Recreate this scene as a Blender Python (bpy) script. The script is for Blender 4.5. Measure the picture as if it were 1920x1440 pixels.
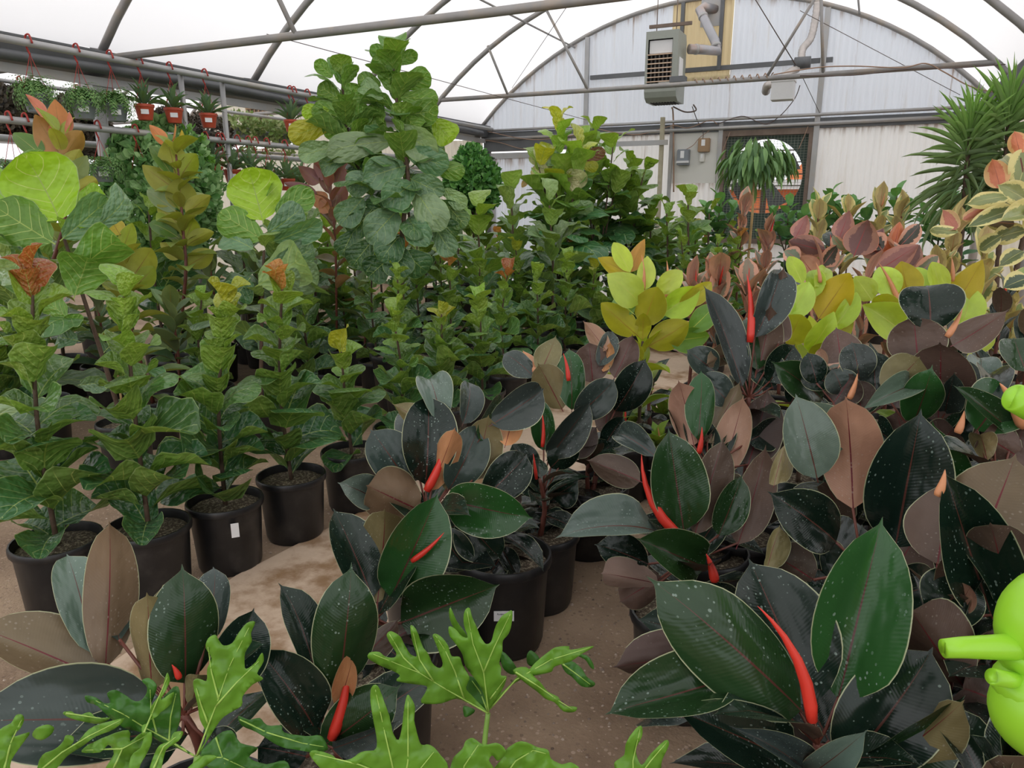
import bpy, bmesh, math, random
from mathutils import Vector, Matrix, noise
from mathutils.geometry import delaunay_2d_cdt
PI = math.pi
for o in list(bpy.data.objects): bpy.data.objects.remove(o, do_unlink=True)
SC = bpy.context.scene
COL = SC.collection

# ------------------------------------------------------------------ camera, sky, exposure
YAW, PIT, FPX = .45024, .24525, 1369.0
CAM = Vector((0, 0, 1.5))
cd = bpy.data.cameras.new('camera'); cam = bpy.data.objects.new('camera', cd); COL.objects.link(cam)
cd.sensor_width = 36; cd.lens = FPX / 1920 * 36; cd.clip_start = .05; cd.clip_end = 200
cam.location = CAM; cam.rotation_euler = (PI/2 - PIT, 0, YAW)
SC.camera = cam
wd = bpy.data.worlds.new('overcast_sky'); SC.world = wd; wd.use_nodes = True
wn = wd.node_tree.nodes; wl = wd.node_tree.links
bgn = wn['Background']; bgn.inputs[1].default_value = 1.62
tc = wn.new('ShaderNodeTexCoord'); sp = wn.new('ShaderNodeSeparateXYZ'); rp = wn.new('ShaderNodeValToRGB')
wl.new(tc.outputs['Generated'], sp.inputs[0]); wl.new(sp.outputs[2], rp.inputs[0]); wl.new(rp.outputs[0], bgn.inputs[0])
rp.color_ramp.elements[0].position = 0; rp.color_ramp.elements[0].color = (.80, .81, .84, 1)
rp.color_ramp.elements[1].position = .8; rp.color_ramp.elements[1].color = (.95, .94, .94, 1)
vs = SC.view_settings
vs.view_transform = 'Standard'; vs.look = 'None'; vs.gamma = 1; vs.use_curve_mapping = False; vs.exposure = 0.22

def ray(px, py):
    r = (px-960)/FPX; v = (720-py)/FPX
    fw = math.cos(PIT)+v*math.sin(PIT); u = -math.sin(PIT)+v*math.cos(PIT)
    return Vector((r*math.cos(YAW)-fw*math.sin(YAW), r*math.sin(YAW)+fw*math.cos(YAW), u))
def P(px, py, d): return CAM+ray(px, py)*d
def onZ(px, py, z=0): r = ray(px, py); return CAM+r*((z-1.5)/r.z)
def onY(px, py, Y): r = ray(px, py); return CAM+r*(Y/r.y)
def onX(px, py, X): r = ray(px, py); return CAM+r*(X/r.x)
def depth(p): q = p-CAM; return (-q.x*math.sin(YAW)+q.y*math.cos(YAW))*math.cos(PIT)-q.z*math.sin(PIT)

# ------------------------------------------------------------------ materials
def newmat(name):
    m = bpy.data.materials.new(name); m.use_nodes = True
    nt = m.node_tree; b = nt.nodes['Principled BSDF']; return m, nt, b
def N(nt, t, **kw):
    n = nt.nodes.new(t)
    for k, v in kw.items(): setattr(n, k, v)
    return n
def mth(nt, op, a, b=None, c=None, clamp=False):
    n = nt.nodes.new('ShaderNodeMath'); n.operation = op; n.use_clamp = clamp
    for i, x in enumerate((a, b, c)):
        if x is None: continue
        if isinstance(x, (int, float)): n.inputs[i].default_value = x
        else: nt.links.new(x, n.inputs[i])
    return n.outputs[0]
def mix(nt, f, a, b, mode='MIX'):
    n = nt.nodes.new('ShaderNodeMix'); n.data_type = 'RGBA'; n.blend_type = mode
    for s, x in ((n.inputs[0], f), (n.inputs[6], a), (n.inputs[7], b)):
        if isinstance(x, (int, float)): s.default_value = x
        elif isinstance(x, tuple): s.default_value = (*x[:3], 1)
        else: nt.links.new(x, s)
    return n.outputs[2]
def smooth(nt, x, lo, hi):
    n = nt.nodes.new('ShaderNodeMapRange'); n.interpolation_type = 'SMOOTHSTEP'
    nt.links.new(x, n.inputs[0]); n.inputs[1].default_value = lo; n.inputs[2].default_value = hi
    return n.outputs[0]
def noisen(nt, vec, scale, det=3, rough=.5):
    n = N(nt, 'ShaderNodeTexNoise'); n.inputs['Scale'].default_value = scale; n.inputs['Detail'].default_value = det
    n.inputs['Roughness'].default_value = rough
    if vec: nt.links.new(vec, n.inputs['Vector'])
    return n.outputs[0]
def bump(nt, h, b, strength=.3, dist=.01):
    n = N(nt, 'ShaderNodeBump'); n.inputs['Strength'].default_value = strength; n.inputs['Distance'].default_value = dist
    nt.links.new(h, n.inputs['Height']); nt.links.new(n.outputs[0], b.inputs['Normal'])
def simple(name, col, rough=.6, metal=0, var=.15, scale=12, bmp=0, spec=.5, dust=None):
    m, nt, b = newmat(name)
    tcn = N(nt, 'ShaderNodeTexCoord')
    nz = noisen(nt, tcn.outputs['Object'], scale, 4)
    c = mix(nt, nz, tuple(x*(1-var) for x in col), tuple(min(1, x*(1+var)) for x in col))
    if dust:
        nz2 = smooth(nt, noisen(nt, tcn.outputs['Object'], scale*.45, 5, .65), .45, .75)
        c = mix(nt, nz2, c, dust)
    nt.links.new(c, b.inputs['Base Color']); b.inputs['Roughness'].default_value = rough
    b.inputs['Metallic'].default_value = metal; b.inputs['Specular IOR Level'].default_value = spec
    if bmp: bump(nt, nz, b, bmp)
    return m

def leafmat(name, style, mid_top, mid_und, rim=None, rough=.35, rough_u=.55, transl=.2, spots=False, cream=None, vein=None):
    """leaf: object colour = upper face, object property 'under' = lower face; UV x runs across, y along the blade"""
    m, nt, b = newmat(name); L = nt.links
    uv = N(nt, 'ShaderNodeUVMap'); s = N(nt, 'ShaderNodeSeparateXYZ'); L.new(uv.outputs[0], s.inputs[0])
    a = mth(nt, 'MULTIPLY', mth(nt, 'ABSOLUTE', mth(nt, 'SUBTRACT', s.outputs[0], .5)), 2.0); v = s.outputs[1]
    oi = N(nt, 'ShaderNodeObjectInfo'); at = N(nt, 'ShaderNodeAttribute'); at.attribute_type = 'OBJECT'; at.attribute_name = 'under'
    tcn = N(nt, 'ShaderNodeTexCoord')
    mp = N(nt, 'ShaderNodeVectorMath'); mp.operation = 'ADD'; L.new(tcn.outputs['Object'], mp.inputs[0])
    cmb = N(nt, 'ShaderNodeCombineXYZ'); L.new(mth(nt, 'MULTIPLY', oi.outputs['Random'], 37.0), cmb.inputs[0]); L.new(cmb.outputs[0], mp.inputs[1])
    oc = mp.outputs[0]
    nz = noisen(nt, oc, 2.2, 4)
    var = mth(nt, 'ADD', mth(nt, 'MULTIPLY', nz, .6), .7)
    def scalec(c):
        n = N(nt, 'ShaderNodeVectorMath'); n.operation = 'SCALE'; L.new(c, n.inputs[0]); L.new(var, n.inputs['Scale']); return n.outputs[0]
    top = scalec(oi.outputs['Color']); und = scalec(at.outputs['Vector'])
    if cream:
        cn = noisen(nt, oc, 5, 5, .7)
        f = smooth(nt, mth(nt, 'ADD', a, mth(nt, 'MULTIPLY', cn, .9)), 1.0, 1.06)
        top = mix(nt, f, top, cream); und = mix(nt, mth(nt, 'MULTIPLY', f, .35), und, cream)
    if style == 'fiddle':
        ph = mth(nt, 'SUBTRACT', mth(nt, 'MULTIPLY', v, 5.2), mth(nt, 'MULTIPLY', mth(nt, 'POWER', a, 1.2), 2.0))
        fr = mth(nt, 'ABSOLUTE', mth(nt, 'SUBTRACT', mth(nt, 'FRACT', ph), .5))
        ln = mth(nt, 'MULTIPLY', smooth(nt, fr, .452, .492), smooth(nt, a, .98, .6))
        fine = smooth(nt, noisen(nt, oc, 14, 2), .56, .5)
        hgt = mth(nt, 'ADD', mth(nt, 'MULTIPLY', fr, -.35), mth(nt, 'MULTIPLY', noisen(nt, oc, 5, 2), 1.6))
        top = mix(nt, mth(nt, 'MULTIPLY', ln, .7), top, vein[0]); und = mix(nt, mth(nt, 'MULTIPLY', ln, .8), und, vein[1])
        bs, bd = .55, .03
    else:
        ph = mth(nt, 'SUBTRACT', mth(nt, 'MULTIPLY', v, 46), mth(nt, 'MULTIPLY', a, 6))
        nv = noisen(nt, oc, 1.5, 2)
        hgt = mth(nt, 'SINE', mth(nt, 'ADD', mth(nt, 'MULTIPLY', ph, 6.283), mth(nt, 'MULTIPLY', nv, 9)))
        hgt = mth(nt, 'ADD', mth(nt, 'MULTIPLY', hgt, .014), mth(nt, 'MULTIPLY', noisen(nt, oc, 3, 2), 2.4))
        sh = mth(nt, 'ADD', mth(nt, 'MULTIPLY', hgt, .035), 0)
        bs, bd = .3, .012
    mw = mth(nt, 'MULTIPLY', mth(nt, 'SUBTRACT', 1.15, v), .034)
    mf = mth(nt, 'LESS_THAN', a, mw)
    top = mix(nt, mf, top, mid_top); und = mix(nt, mf, und, mid_und)
    if rim:
        rf = smooth(nt, a, .965, .988); top = mix(nt, rf, top, rim); und = mix(nt, rf, und, rim)
    rgh = rough
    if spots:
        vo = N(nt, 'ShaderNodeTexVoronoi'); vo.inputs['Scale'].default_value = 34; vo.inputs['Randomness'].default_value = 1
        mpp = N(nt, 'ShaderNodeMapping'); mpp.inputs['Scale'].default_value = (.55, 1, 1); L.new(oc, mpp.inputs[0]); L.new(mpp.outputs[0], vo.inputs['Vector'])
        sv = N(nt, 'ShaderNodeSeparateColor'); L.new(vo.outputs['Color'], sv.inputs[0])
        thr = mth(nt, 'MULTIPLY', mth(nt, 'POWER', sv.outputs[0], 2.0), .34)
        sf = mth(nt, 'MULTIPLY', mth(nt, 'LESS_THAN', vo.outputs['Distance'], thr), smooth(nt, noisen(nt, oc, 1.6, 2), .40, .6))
        top = mix(nt, mth(nt, 'MULTIPLY', sf, .42), top, (.36, .46, .40)); und = mix(nt, mth(nt, 'MULTIPLY', sf, .2), und, (.5, .45, .38))  # water spots and drops, their pale glints painted into the colour
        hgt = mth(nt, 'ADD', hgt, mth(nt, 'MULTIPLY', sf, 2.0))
    geo = N(nt, 'ShaderNodeNewGeometry'); bf = geo.outputs['Backfacing']
    c = mix(nt, bf, top, und)
    L.new(c, b.inputs['Base Color'])
    L.new(mth(nt, 'ADD', rough, mth(nt, 'MULTIPLY', bf, rough_u-rough)), b.inputs['Roughness'])
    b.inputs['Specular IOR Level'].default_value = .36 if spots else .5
    bump(nt, hgt, b, bs, bd)
    if transl:
        tr = N(nt, 'ShaderNodeBsdfTranslucent'); ms = N(nt, 'ShaderNodeMixShader')
        tcx = mix(nt, .5, top, und); g = N(nt, 'ShaderNodeVectorMath'); g.operation = 'MULTIPLY'; L.new(tcx, g.inputs[0]); g.inputs[1].default_value = (1.5, 1.5, .6)
        L.new(g.outputs[0], tr.inputs[0]); ms.inputs[0].default_value = transl
        out = nt.nodes['Material Output']; L.new(b.outputs[0], ms.inputs[1]); L.new(tr.outputs[0], ms.inputs[2]); L.new(ms.outputs[0], out.inputs[0])
    return m
def foliagemat(name, c0, c1, rough=.45, transl=.25):
    m, nt, b = newmat(name); L = nt.links
    geo = N(nt, 'ShaderNodeNewGeometry'); f = geo.outputs['Random Per Island']
    c = mix(nt, f, c0, c1); L.new(c, b.inputs['Base Color']); b.inputs['Roughness'].default_value = rough
    tr = N(nt, 'ShaderNodeBsdfTranslucent'); ms = N(nt, 'ShaderNodeMixShader'); L.new(c, tr.inputs[0]); ms.inputs[0].default_value = transl
    L.new(b.outputs[0], ms.inputs[1]); L.new(tr.outputs[0], ms.inputs[2]); L.new(ms.outputs[0], nt.nodes['Material Output'].inputs[0])
    return m
M = {}
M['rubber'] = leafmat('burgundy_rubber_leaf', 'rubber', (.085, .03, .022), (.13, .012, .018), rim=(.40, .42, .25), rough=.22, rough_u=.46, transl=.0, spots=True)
M['lime'] = leafmat('lime_rubber_leaf', 'rubber', (.55, .66, .12), (.32, .13, .02), rim=(.5, .6, .12), rough=.36, transl=.32)
M['tricolor'] = leafmat('variegated_rubber_leaf', 'rubber', (.5, .5, .2), (.35, .08, .06), rim=(.72, .58, .28), rough=.36, transl=.12, cream=(.74, .66, .28))
M['ruby'] = leafmat('ruby_rubber_leaf', 'rubber', (.5, .12, .09), (.3, .03, .04), rim=(.7, .24, .14), rough=.36, transl=.12, cream=(.62, .32, .22))
M['bronze'] = leafmat('bronze_rubber_leaf', 'rubber', (.42, .42, .14), (.22, .12, .03), rim=(.35, .38, .14), rough=.36, transl=.25)
M['fiddle'] = leafmat('fiddle_leaf', 'fiddle', (.32, .42, .12), (.3, .4, .09), rim=(.3, .42, .16), rough=.30, rough_u=.42, transl=.22, vein=((.36, .46, .20), (.55, .62, .20)))
M['plain'] = leafmat('green_leaf', 'rubber', (.2, .32, .1), (.2, .3, .1), rough=.42, transl=.2)
M['phil'] = simple('split_leaf_green', (.16, .36, .03), .38, 0, .3, 14, .25)
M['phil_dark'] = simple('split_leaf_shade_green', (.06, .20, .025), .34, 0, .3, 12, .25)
M['vein'] = simple('pale_green_vein', (.34, .52, .10), .45)
for k in ('phil', 'phil_dark'):
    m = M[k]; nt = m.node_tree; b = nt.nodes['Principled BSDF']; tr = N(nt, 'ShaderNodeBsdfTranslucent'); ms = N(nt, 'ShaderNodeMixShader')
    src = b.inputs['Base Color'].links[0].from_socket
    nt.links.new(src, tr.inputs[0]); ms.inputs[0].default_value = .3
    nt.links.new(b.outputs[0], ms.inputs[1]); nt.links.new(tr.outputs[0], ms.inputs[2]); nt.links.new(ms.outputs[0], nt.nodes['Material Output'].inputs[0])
M['spear'] = simple('red_leaf_sheath', (.62, .035, .02), .4, var=.25)
M['spear_peach'] = simple('peach_leaf_sheath', (.62, .26, .12), .45, var=.2)
M['stem_brown'] = simple('woody_stem', (.085, .05, .03), .75, var=.5, scale=40, bmp=.5)
M['stem_red'] = simple('reddish_stem', (.14, .04, .025), .5, var=.3)
M['stem_green'] = simple('green_stem', (.2, .36, .06), .45, var=.2)
M['pot'] = simple('black_nursery_plastic', (.012, .012, .013), .38, var=.3, scale=6, dust=(.035, .032, .03))
M['soil'] = simple('perlite_potting_mix', (.07, .05, .03), .95, var=.4, scale=60, bmp=.8, dust=(.50, .43, .30))
nt = M['soil'].node_tree
M['bamboo'] = simple('bamboo_stake', (.42, .28, .12), .6, var=.3)
M['orange_pot'] = simple('terracotta_red_plastic', (.48, .07, .03), .5)
M['grey_pot'] = simple('grey_plastic', (.2, .22, .23), .5)
M['hook'] = simple('red_wire_hanger', (.36, .03, .02), .5)
M['label'] = simple('white_sticker', (.8, .8, .8), .5, var=.03)
M['ink'] = simple('sticker_ink', (.05, .05, .06), .6)
M['galv'] = simple('galvanised_steel', (.40, .40, .40), .5, .35, .2, 5, dust=(.42, .38, .33))
M['galv_dark'] = simple('weathered_grey_steel', (.13, .135, .14), .55, .3, .25, 5)
M['bow'] = simple('dusty_galvanised_tube', (.30, .29, .28), .55, .3, .25, 7, dust=(.40, .33, .26))
M['heater'] = simple('heater_grey_green_enamel', (.30, .32, .28), .45, var=.06)
M['dark'] = simple('dark_recess', (.02, .018, .018), .8)
M['louver'] = simple('tan_louver_blade', (.62, .45, .32), .5)
M['white'] = simple('white_painted_metal', (.66, .66, .66), .5, var=.06)
M['board'] = simple('cream_painted_board', (.70, .69, .64), .7, var=.06, scale=2)
M['ducting'] = simple('dusty_flue_metal', (.38, .38, .40), .4, .5, .2, 5, dust=(.48, .33, .25))
M['flex'] = simple('crinkled_foil_duct', (.50, .46, .43), .4, .5, .3, 20)
M['wire'] = simple('dark_cable', (.10, .07, .06), .6)
M['wire_tan'] = simple('dusty_brown_cable', (.34, .22, .15), .6)
M['tanbox'] = simple('tan_metal_box', (.34, .22, .12), .6)
M['greybox'] = simple('grey_switch_box', (.22, .24, .26), .5)
M['lime_plastic'] = simple('lime_green_plastic', (.30, .62, .03), .33, var=.05, scale=2)
M['rust'] = simple('rusty_frame', (.20, .15, .12), .8, .2, .4, 10)
M['orange_out'] = simple('orange_painted_wall', (.75, .22, .08), .7)

# corrugated sheet: translucent, streaked with rust at its upper edge and seams
def sheetmat(name, col, transl, stain=1.0):
    m, nt, b = newmat(name); L = nt.links
    uv = N(nt, 'ShaderNodeUVMap'); s = N(nt, 'ShaderNodeSeparateXYZ'); L.new(uv.outputs[0], s.inputs[0])
    geo = N(nt, 'ShaderNodeNewGeometry')
    mp = N(nt, 'ShaderNodeMapping'); mp.inputs['Scale'].default_value = (7, 1, .5); L.new(geo.outputs['Position'], mp.inputs[0])
    st = noisen(nt, mp.outputs[0], 1.6, 5, .65)
    topw = smooth(nt, s.outputs[1], .18, 0.0)                 # uv y = metres below the sheet's top edge
    seam = smooth(nt, mth(nt, 'ABSOLUTE', s.outputs[0]), .035, .0)   # uv x = metres from the seam
    f = mth(nt, 'MULTIPLY', mth(nt, 'ADD', mth(nt, 'MULTIPLY', topw, .9), mth(nt, 'MULTIPLY', seam, .75)), smooth(nt, st, .46, .62), clamp=True)
    lv = noisen(nt, mp.outputs[0], .8, 3)
    c = mix(nt, lv, tuple(x*.88 for x in col), col)
    c = mix(nt, mth(nt, 'MULTIPLY', smooth(nt, st, .52, .72), .25*stain), c, (.48, .40, .28))
    c = mix(nt, mth(nt, 'MULTIPLY', f, .75*stain), c, (.22, .13, .07))
    L.new(c, b.inputs['Base Color']); b.inputs['Roughness'].default_value = .5
    tr = N(nt, 'ShaderNodeBsdfTranslucent'); ms = N(nt, 'ShaderNodeMixShader'); L.new(c, tr.inputs[0]); ms.inputs[0].default_value = transl
    L.new(b.outputs[0], ms.inputs[1]); L.new(tr.outputs[0], ms.inputs[2]); L.new(ms.outputs[0], nt.nodes['Material Output'].inputs[0])
    return m
M['sheet'] = sheetmat('white_corrugated_sheet', (.74, .79, .85), .45)
M['sheet_low'] = sheetmat('cream_corrugated_sheet', (.83, .84, .82), .50)
M['sheet_cream'] = sheetmat('tan_corrugated_sheet', (.70, .66, .55), .4, .4)
M['sheet_amber'] = sheetmat('amber_corrugated_sheet', (.68, .56, .33), .45, .8)
def filmmat():
    m, nt, b = newmat('white_roof_film'); L = nt.links
    tr = N(nt, 'ShaderNodeBsdfTranslucent'); tr.inputs[0].default_value = (.93, .925, .93, 1)
    geo = N(nt, 'ShaderNodeNewGeometry'); mp = N(nt, 'ShaderNodeMapping'); mp.inputs['Scale'].default_value = (1, .35, 1); L.new(geo.outputs['Position'], mp.inputs[0])
    nz = noisen(nt, mp.outputs[0], 1.3, 3, .4)
    c = mix(nt, nz, (.82, .815, .83), (.90, .89, .89)); L.new(c, tr.inputs[0])
    b.inputs['Base Color'].default_value = (.85, .85, .85, 1); b.inputs['Roughness'].default_value = .6
    ms = N(nt, 'ShaderNodeMixShader'); ms.inputs[0].default_value = .8
    L.new(b.outputs[0], ms.inputs[1]); L.new(tr.outputs[0], ms.inputs[2]); L.new(ms.outputs[0], nt.nodes['Material Output'].inputs[0])
    return m
M['film'] = filmmat()
def dirtmat():
    m, nt, b = newmat('gravelly_dirt'); L = nt.links
    geo = N(nt, 'ShaderNodeNewGeometry'); p = geo.outputs['Position']
    n1 = noisen(nt, p, 1.1, 6, .6); n2 = noisen(nt, p, 60, 4, .6); n3 = noisen(nt, p, 9, 4)
    c = mix(nt, smooth(nt, n1, .35, .65), (.15, .098, .060), (.38, .275, .18))
    c = mix(nt, mth(nt, 'MULTIPLY', n3, .5), c, (.27, .175, .115))
    vo = N(nt, 'ShaderNodeTexVoronoi'); vo.inputs['Scale'].default_value = 75; L.new(p, vo.inputs['Vector'])
    sv = N(nt, 'ShaderNodeSeparateColor'); L.new(vo.outputs['Color'], sv.inputs[0])
    g = mth(nt, 'MULTIPLY', mth(nt, 'LESS_THAN', vo.outputs['Distance'], mth(nt, 'MULTIPLY', sv.outputs[0], .5)), mth(nt, 'GREATER_THAN', sv.outputs[1], .45))
    c = mix(nt, mth(nt, 'MULTIPLY', g, .6), c, mix(nt, sv.outputs[2], (.12, .075, .05), (.50, .37, .28)))
    L.new(c, b.inputs['Base Color']); b.inputs['Roughness'].default_value = .9
    bump(nt, mth(nt, 'ADD', n2, mth(nt, 'MULTIPLY', g, .5)), b, .6, .012)
    return m
M['dirt'] = dirtmat()
def concmat():
    m, nt, b = newmat('dirt_stained_concrete'); L = nt.links
    geo = N(nt, 'ShaderNodeNewGeometry'); p = geo.outputs['Position']
    n1 = noisen(nt, p, 2.4, 7, .62); n2 = noisen(nt, p, 30, 4)
    c = mix(nt, n2, (.48, .35, .25), (.60, .46, .34))
    c = mix(nt, smooth(nt, n1, .45, .60), c, (.25, .145, .07))
    L.new(c, b.inputs['Base Color']); b.inputs['Roughness'].default_value = .7
    bump(nt, n2, b, .25, .005)
    return m
M['concrete'] = concmat()

# ------------------------------------------------------------------ object helpers
def link(name, me, mat, parent=None):
    o = bpy.data.objects.new(name, me); COL.objects.link(o)
    if mat and me and not me.materials: me.materials.append(mat)
    if parent: o.parent = parent; o.location = -parent.matrix_basis.translation
    return o
def thing(name, label, cat, loc, group=None):
    o = bpy.data.objects.new(name, None); COL.objects.link(o); o.location = loc; o.empty_display_size = .05
    o['label'] = label; o['category'] = cat
    if group: o['group'] = group
    return o
def tag(o, label, cat, group=None):
    o['label'] = label; o['category'] = cat
    if group: o['group'] = group
    return o
def struct(o): o['kind'] = 'structure'; return o
def recentre(o):
    """move a top-level mesh's origin to its own centre"""
    me = o.data; c = sum((v.co for v in me.vertices), Vector())/len(me.vertices)
    me.transform(Matrix.Translation(-c)); o.location = c; return o
def mesh(name, vs_, fs, smooth_=True, uvs=None):
    me = bpy.data.meshes.new(name); me.from_pydata([tuple(v) for v in vs_], [], fs)
    if uvs:
        u = me.uv_layers.new(name='UVMap')
        for lp in me.loops: u.data[lp.index].uv = uvs[lp.vertex_index]
    if smooth_: me.polygons.foreach_set('use_smooth', [True]*len(me.polygons))
    me.update(); return me
class MB:
    def __init__(s): s.v = []; s.f = []
    def box(s, lo, hi):
        i = len(s.v); x0, y0, z0 = lo; x1, y1, z1 = hi
        s.v += [Vector(c) for c in ((x0,y0,z0),(x1,y0,z0),(x1,y1,z0),(x0,y1,z0),(x0,y0,z1),(x1,y0,z1),(x1,y1,z1),(x0,y1,z1))]
        s.f += [tuple(i+k for k in q) for q in ((0,3,2,1),(4,5,6,7),(0,1,5,4),(1,2,6,5),(2,3,7,6),(3,0,4,7))]; return s
    def tube(s, pts, r, n=8, cap=True):
        pts = [Vector(p) for p in pts]; k = len(pts); base = len(s.v); rr = r if isinstance(r, (list, tuple)) else [r]*k
        up = None
        for j, p in enumerate(pts):
            t = (pts[min(j+1, k-1)]-pts[max(j-1, 0)]).normalized()
            if up is None: up = Vector((0, 0, 1)) if abs(t.z) < .9 else Vector((0, 1, 0))
            a = t.cross(up).normalized(); b = a.cross(t).normalized(); up = b
            for q in range(n):
                an = 2*PI*q/n; s.v.append(p+(a*math.cos(an)+b*math.sin(an))*rr[j])
        for j in range(k-1):
            for q in range(n):
                s.f.append((base+j*n+q, base+j*n+(q+1) % n, base+(j+1)*n+(q+1) % n, base+(j+1)*n+q))
        if cap: s.f.append(tuple(base+q for q in range(n))[::-1]); s.f.append(tuple(base+(k-1)*n+q for q in range(n)))
        return s
    def lathe(s, prof, c=(0, 0, 0), n=24):
        base = len(s.v); c = Vector(c)
        for r, z in prof:
            for q in range(n):
                an = 2*PI*q/n; s.v.append(c+Vector((r*math.cos(an), r*math.sin(an), z)))
        for j in range(len(prof)-1):
            for q in range(n): s.f.append((base+j*n+q, base+j*n+(q+1) % n, base+(j+1)*n+(q+1) % n, base+(j+1)*n+q))
        return s
    def quad(s, a, b, c, d):
        i = len(s.v); s.v += [Vector(a), Vector(b), Vector(c), Vector(d)]; s.f.append((i, i+1, i+2, i+3)); return s
    def build(s, name, mat, parent=None, smooth_=False):
        return link(name, mesh(name, s.v, s.f, smooth_), mat, parent)
def tube(name, pts, r, mat, parent=None, n=8): return MB().tube(pts, r, n).build(name, mat, parent, True)
def autosmooth(o, ang=35):
    me = o.data; bm = bmesh.new(); bm.from_mesh(me)
    for e in bm.edges:
        if len(e.link_faces) == 2 and e.calc_face_angle(0) > math.radians(ang): e.smooth = False
    for f in bm.faces: f.smooth = True
    bm.to_mesh(me); bm.free()
def catmull(pts, k=4):
    pts = [Vector(p) for p in pts]; out = []
    for i in range(len(pts)-1):
        p0 = pts[max(i-1, 0)]; p1 = pts[i]; p2 = pts[i+1]; p3 = pts[min(i+2, len(pts)-1)]
        for j in range(k):
            t = j/k; out.append(.5*((2*p1)+(p2-p0)*t+(2*p0-5*p1+4*p2-p3)*t*t+(3*p1-p0-3*p2+p3)*t**3))
    out.append(pts[-1]); return out

# ------------------------------------------------------------------ leaves
def interp(tab, v):
    for (a, fa), (b, fb) in zip(tab, tab[1:]):
        if v <= b:
            t = (v-a)/(b-a+1e-9); t = t*t*(3-2*t)*.5+t*.5; return fa+(fb-fa)*t
    return tab[-1][1]
def prof_rubber(v):
    w = v/.945
    if w >= 1: return .06*(1-v)/.055
    q = 2*w**.93-1
    return max(.06*(1-v)/.08 if v > .9 else .02, (1-abs(q)**(2.0 if q < 0 else 2.3))**(.66 if q < 0 else .6))
FT = [(0, .05), (.04, .3), (.12, .48), (.28, .66), (.48, .86), (.66, 1), (.8, .97), (.9, .8), (.96, .56), (1, .2)]
FS = [(0, .05), (.04, .42), (.12, .68), (.28, .86), (.48, .98), (.66, 1), (.8, .94), (.9, .76), (.96, .54), (1, .24)]
def prof_fiddle(v): return interp(FT, v)
def prof_figs(v): return interp(FS, v)
def prof_pointed(v):
    q = 2*v**.82-1
    return max(.02, (1-abs(q)**1.9))**.78
def prof_lance(v): return max(.01, (1-abs(2*v**.85-1)**1.7))**.9
def prof_strap(v): return max(.02, min(1, .45+v*2.2)*(1-v**2.6))
def prof_round(v): return max(.03, (1-abs(2*v-1)**2.1)**.5)
PR = dict(figs=prof_figs, pointed=prof_pointed, rubber=prof_rubber, fiddle=prof_fiddle, lance=prof_lance, strap=prof_strap, round=prof_round)
def leafmesh(kind, name, nu=3, nv=12, bow=.06, fold=.1, cup=0., wave=0., freq=3., ph=0., tip=0., vp=.05, twist=0.):
    us = [i/nu for i in range(-nu, nu+1)]; V = []; U = []; F = []; n = len(us)
    rows = [0]+[vp+(1-vp)*(i/nv) for i in range(nv+1)]
    if kind == 'rubber': rows = rows[:-2]+[.94, .958, 1.0]
    for ri, v in enumerate(rows):
        w = (v-vp)/(1-vp)
        hw = .5*PR[kind](max(0, w)) if ri > 1 else .012
        z0 = bow*4*v*(1-v)-tip*max(0, v-.75)**2*8
        for u in us:
            x = u*hw; tw = twist*(v-.5)
            z = z0+fold*abs(x)*min(1, v*4)+cup*x*x*4*min(1, v*4)
            if ri > 1: z += wave*u*abs(u)*math.sin(v*freq*2*PI+ph+(1.3 if u < 0 else 0))*(1 if u > 0 else -1)*min(1, (1-v)*4)
            V.append((x*math.cos(tw), v, z+x*math.sin(tw))); U.append((.5 if ri < 2 else .5+u*.5, v))
    for i in range(len(rows)-1):
        for j in range(n-1): F.append((i*n+j, i*n+j+1, (i+1)*n+j+1, (i+1)*n+j))
    return mesh(name, V, F, True, U)
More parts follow.
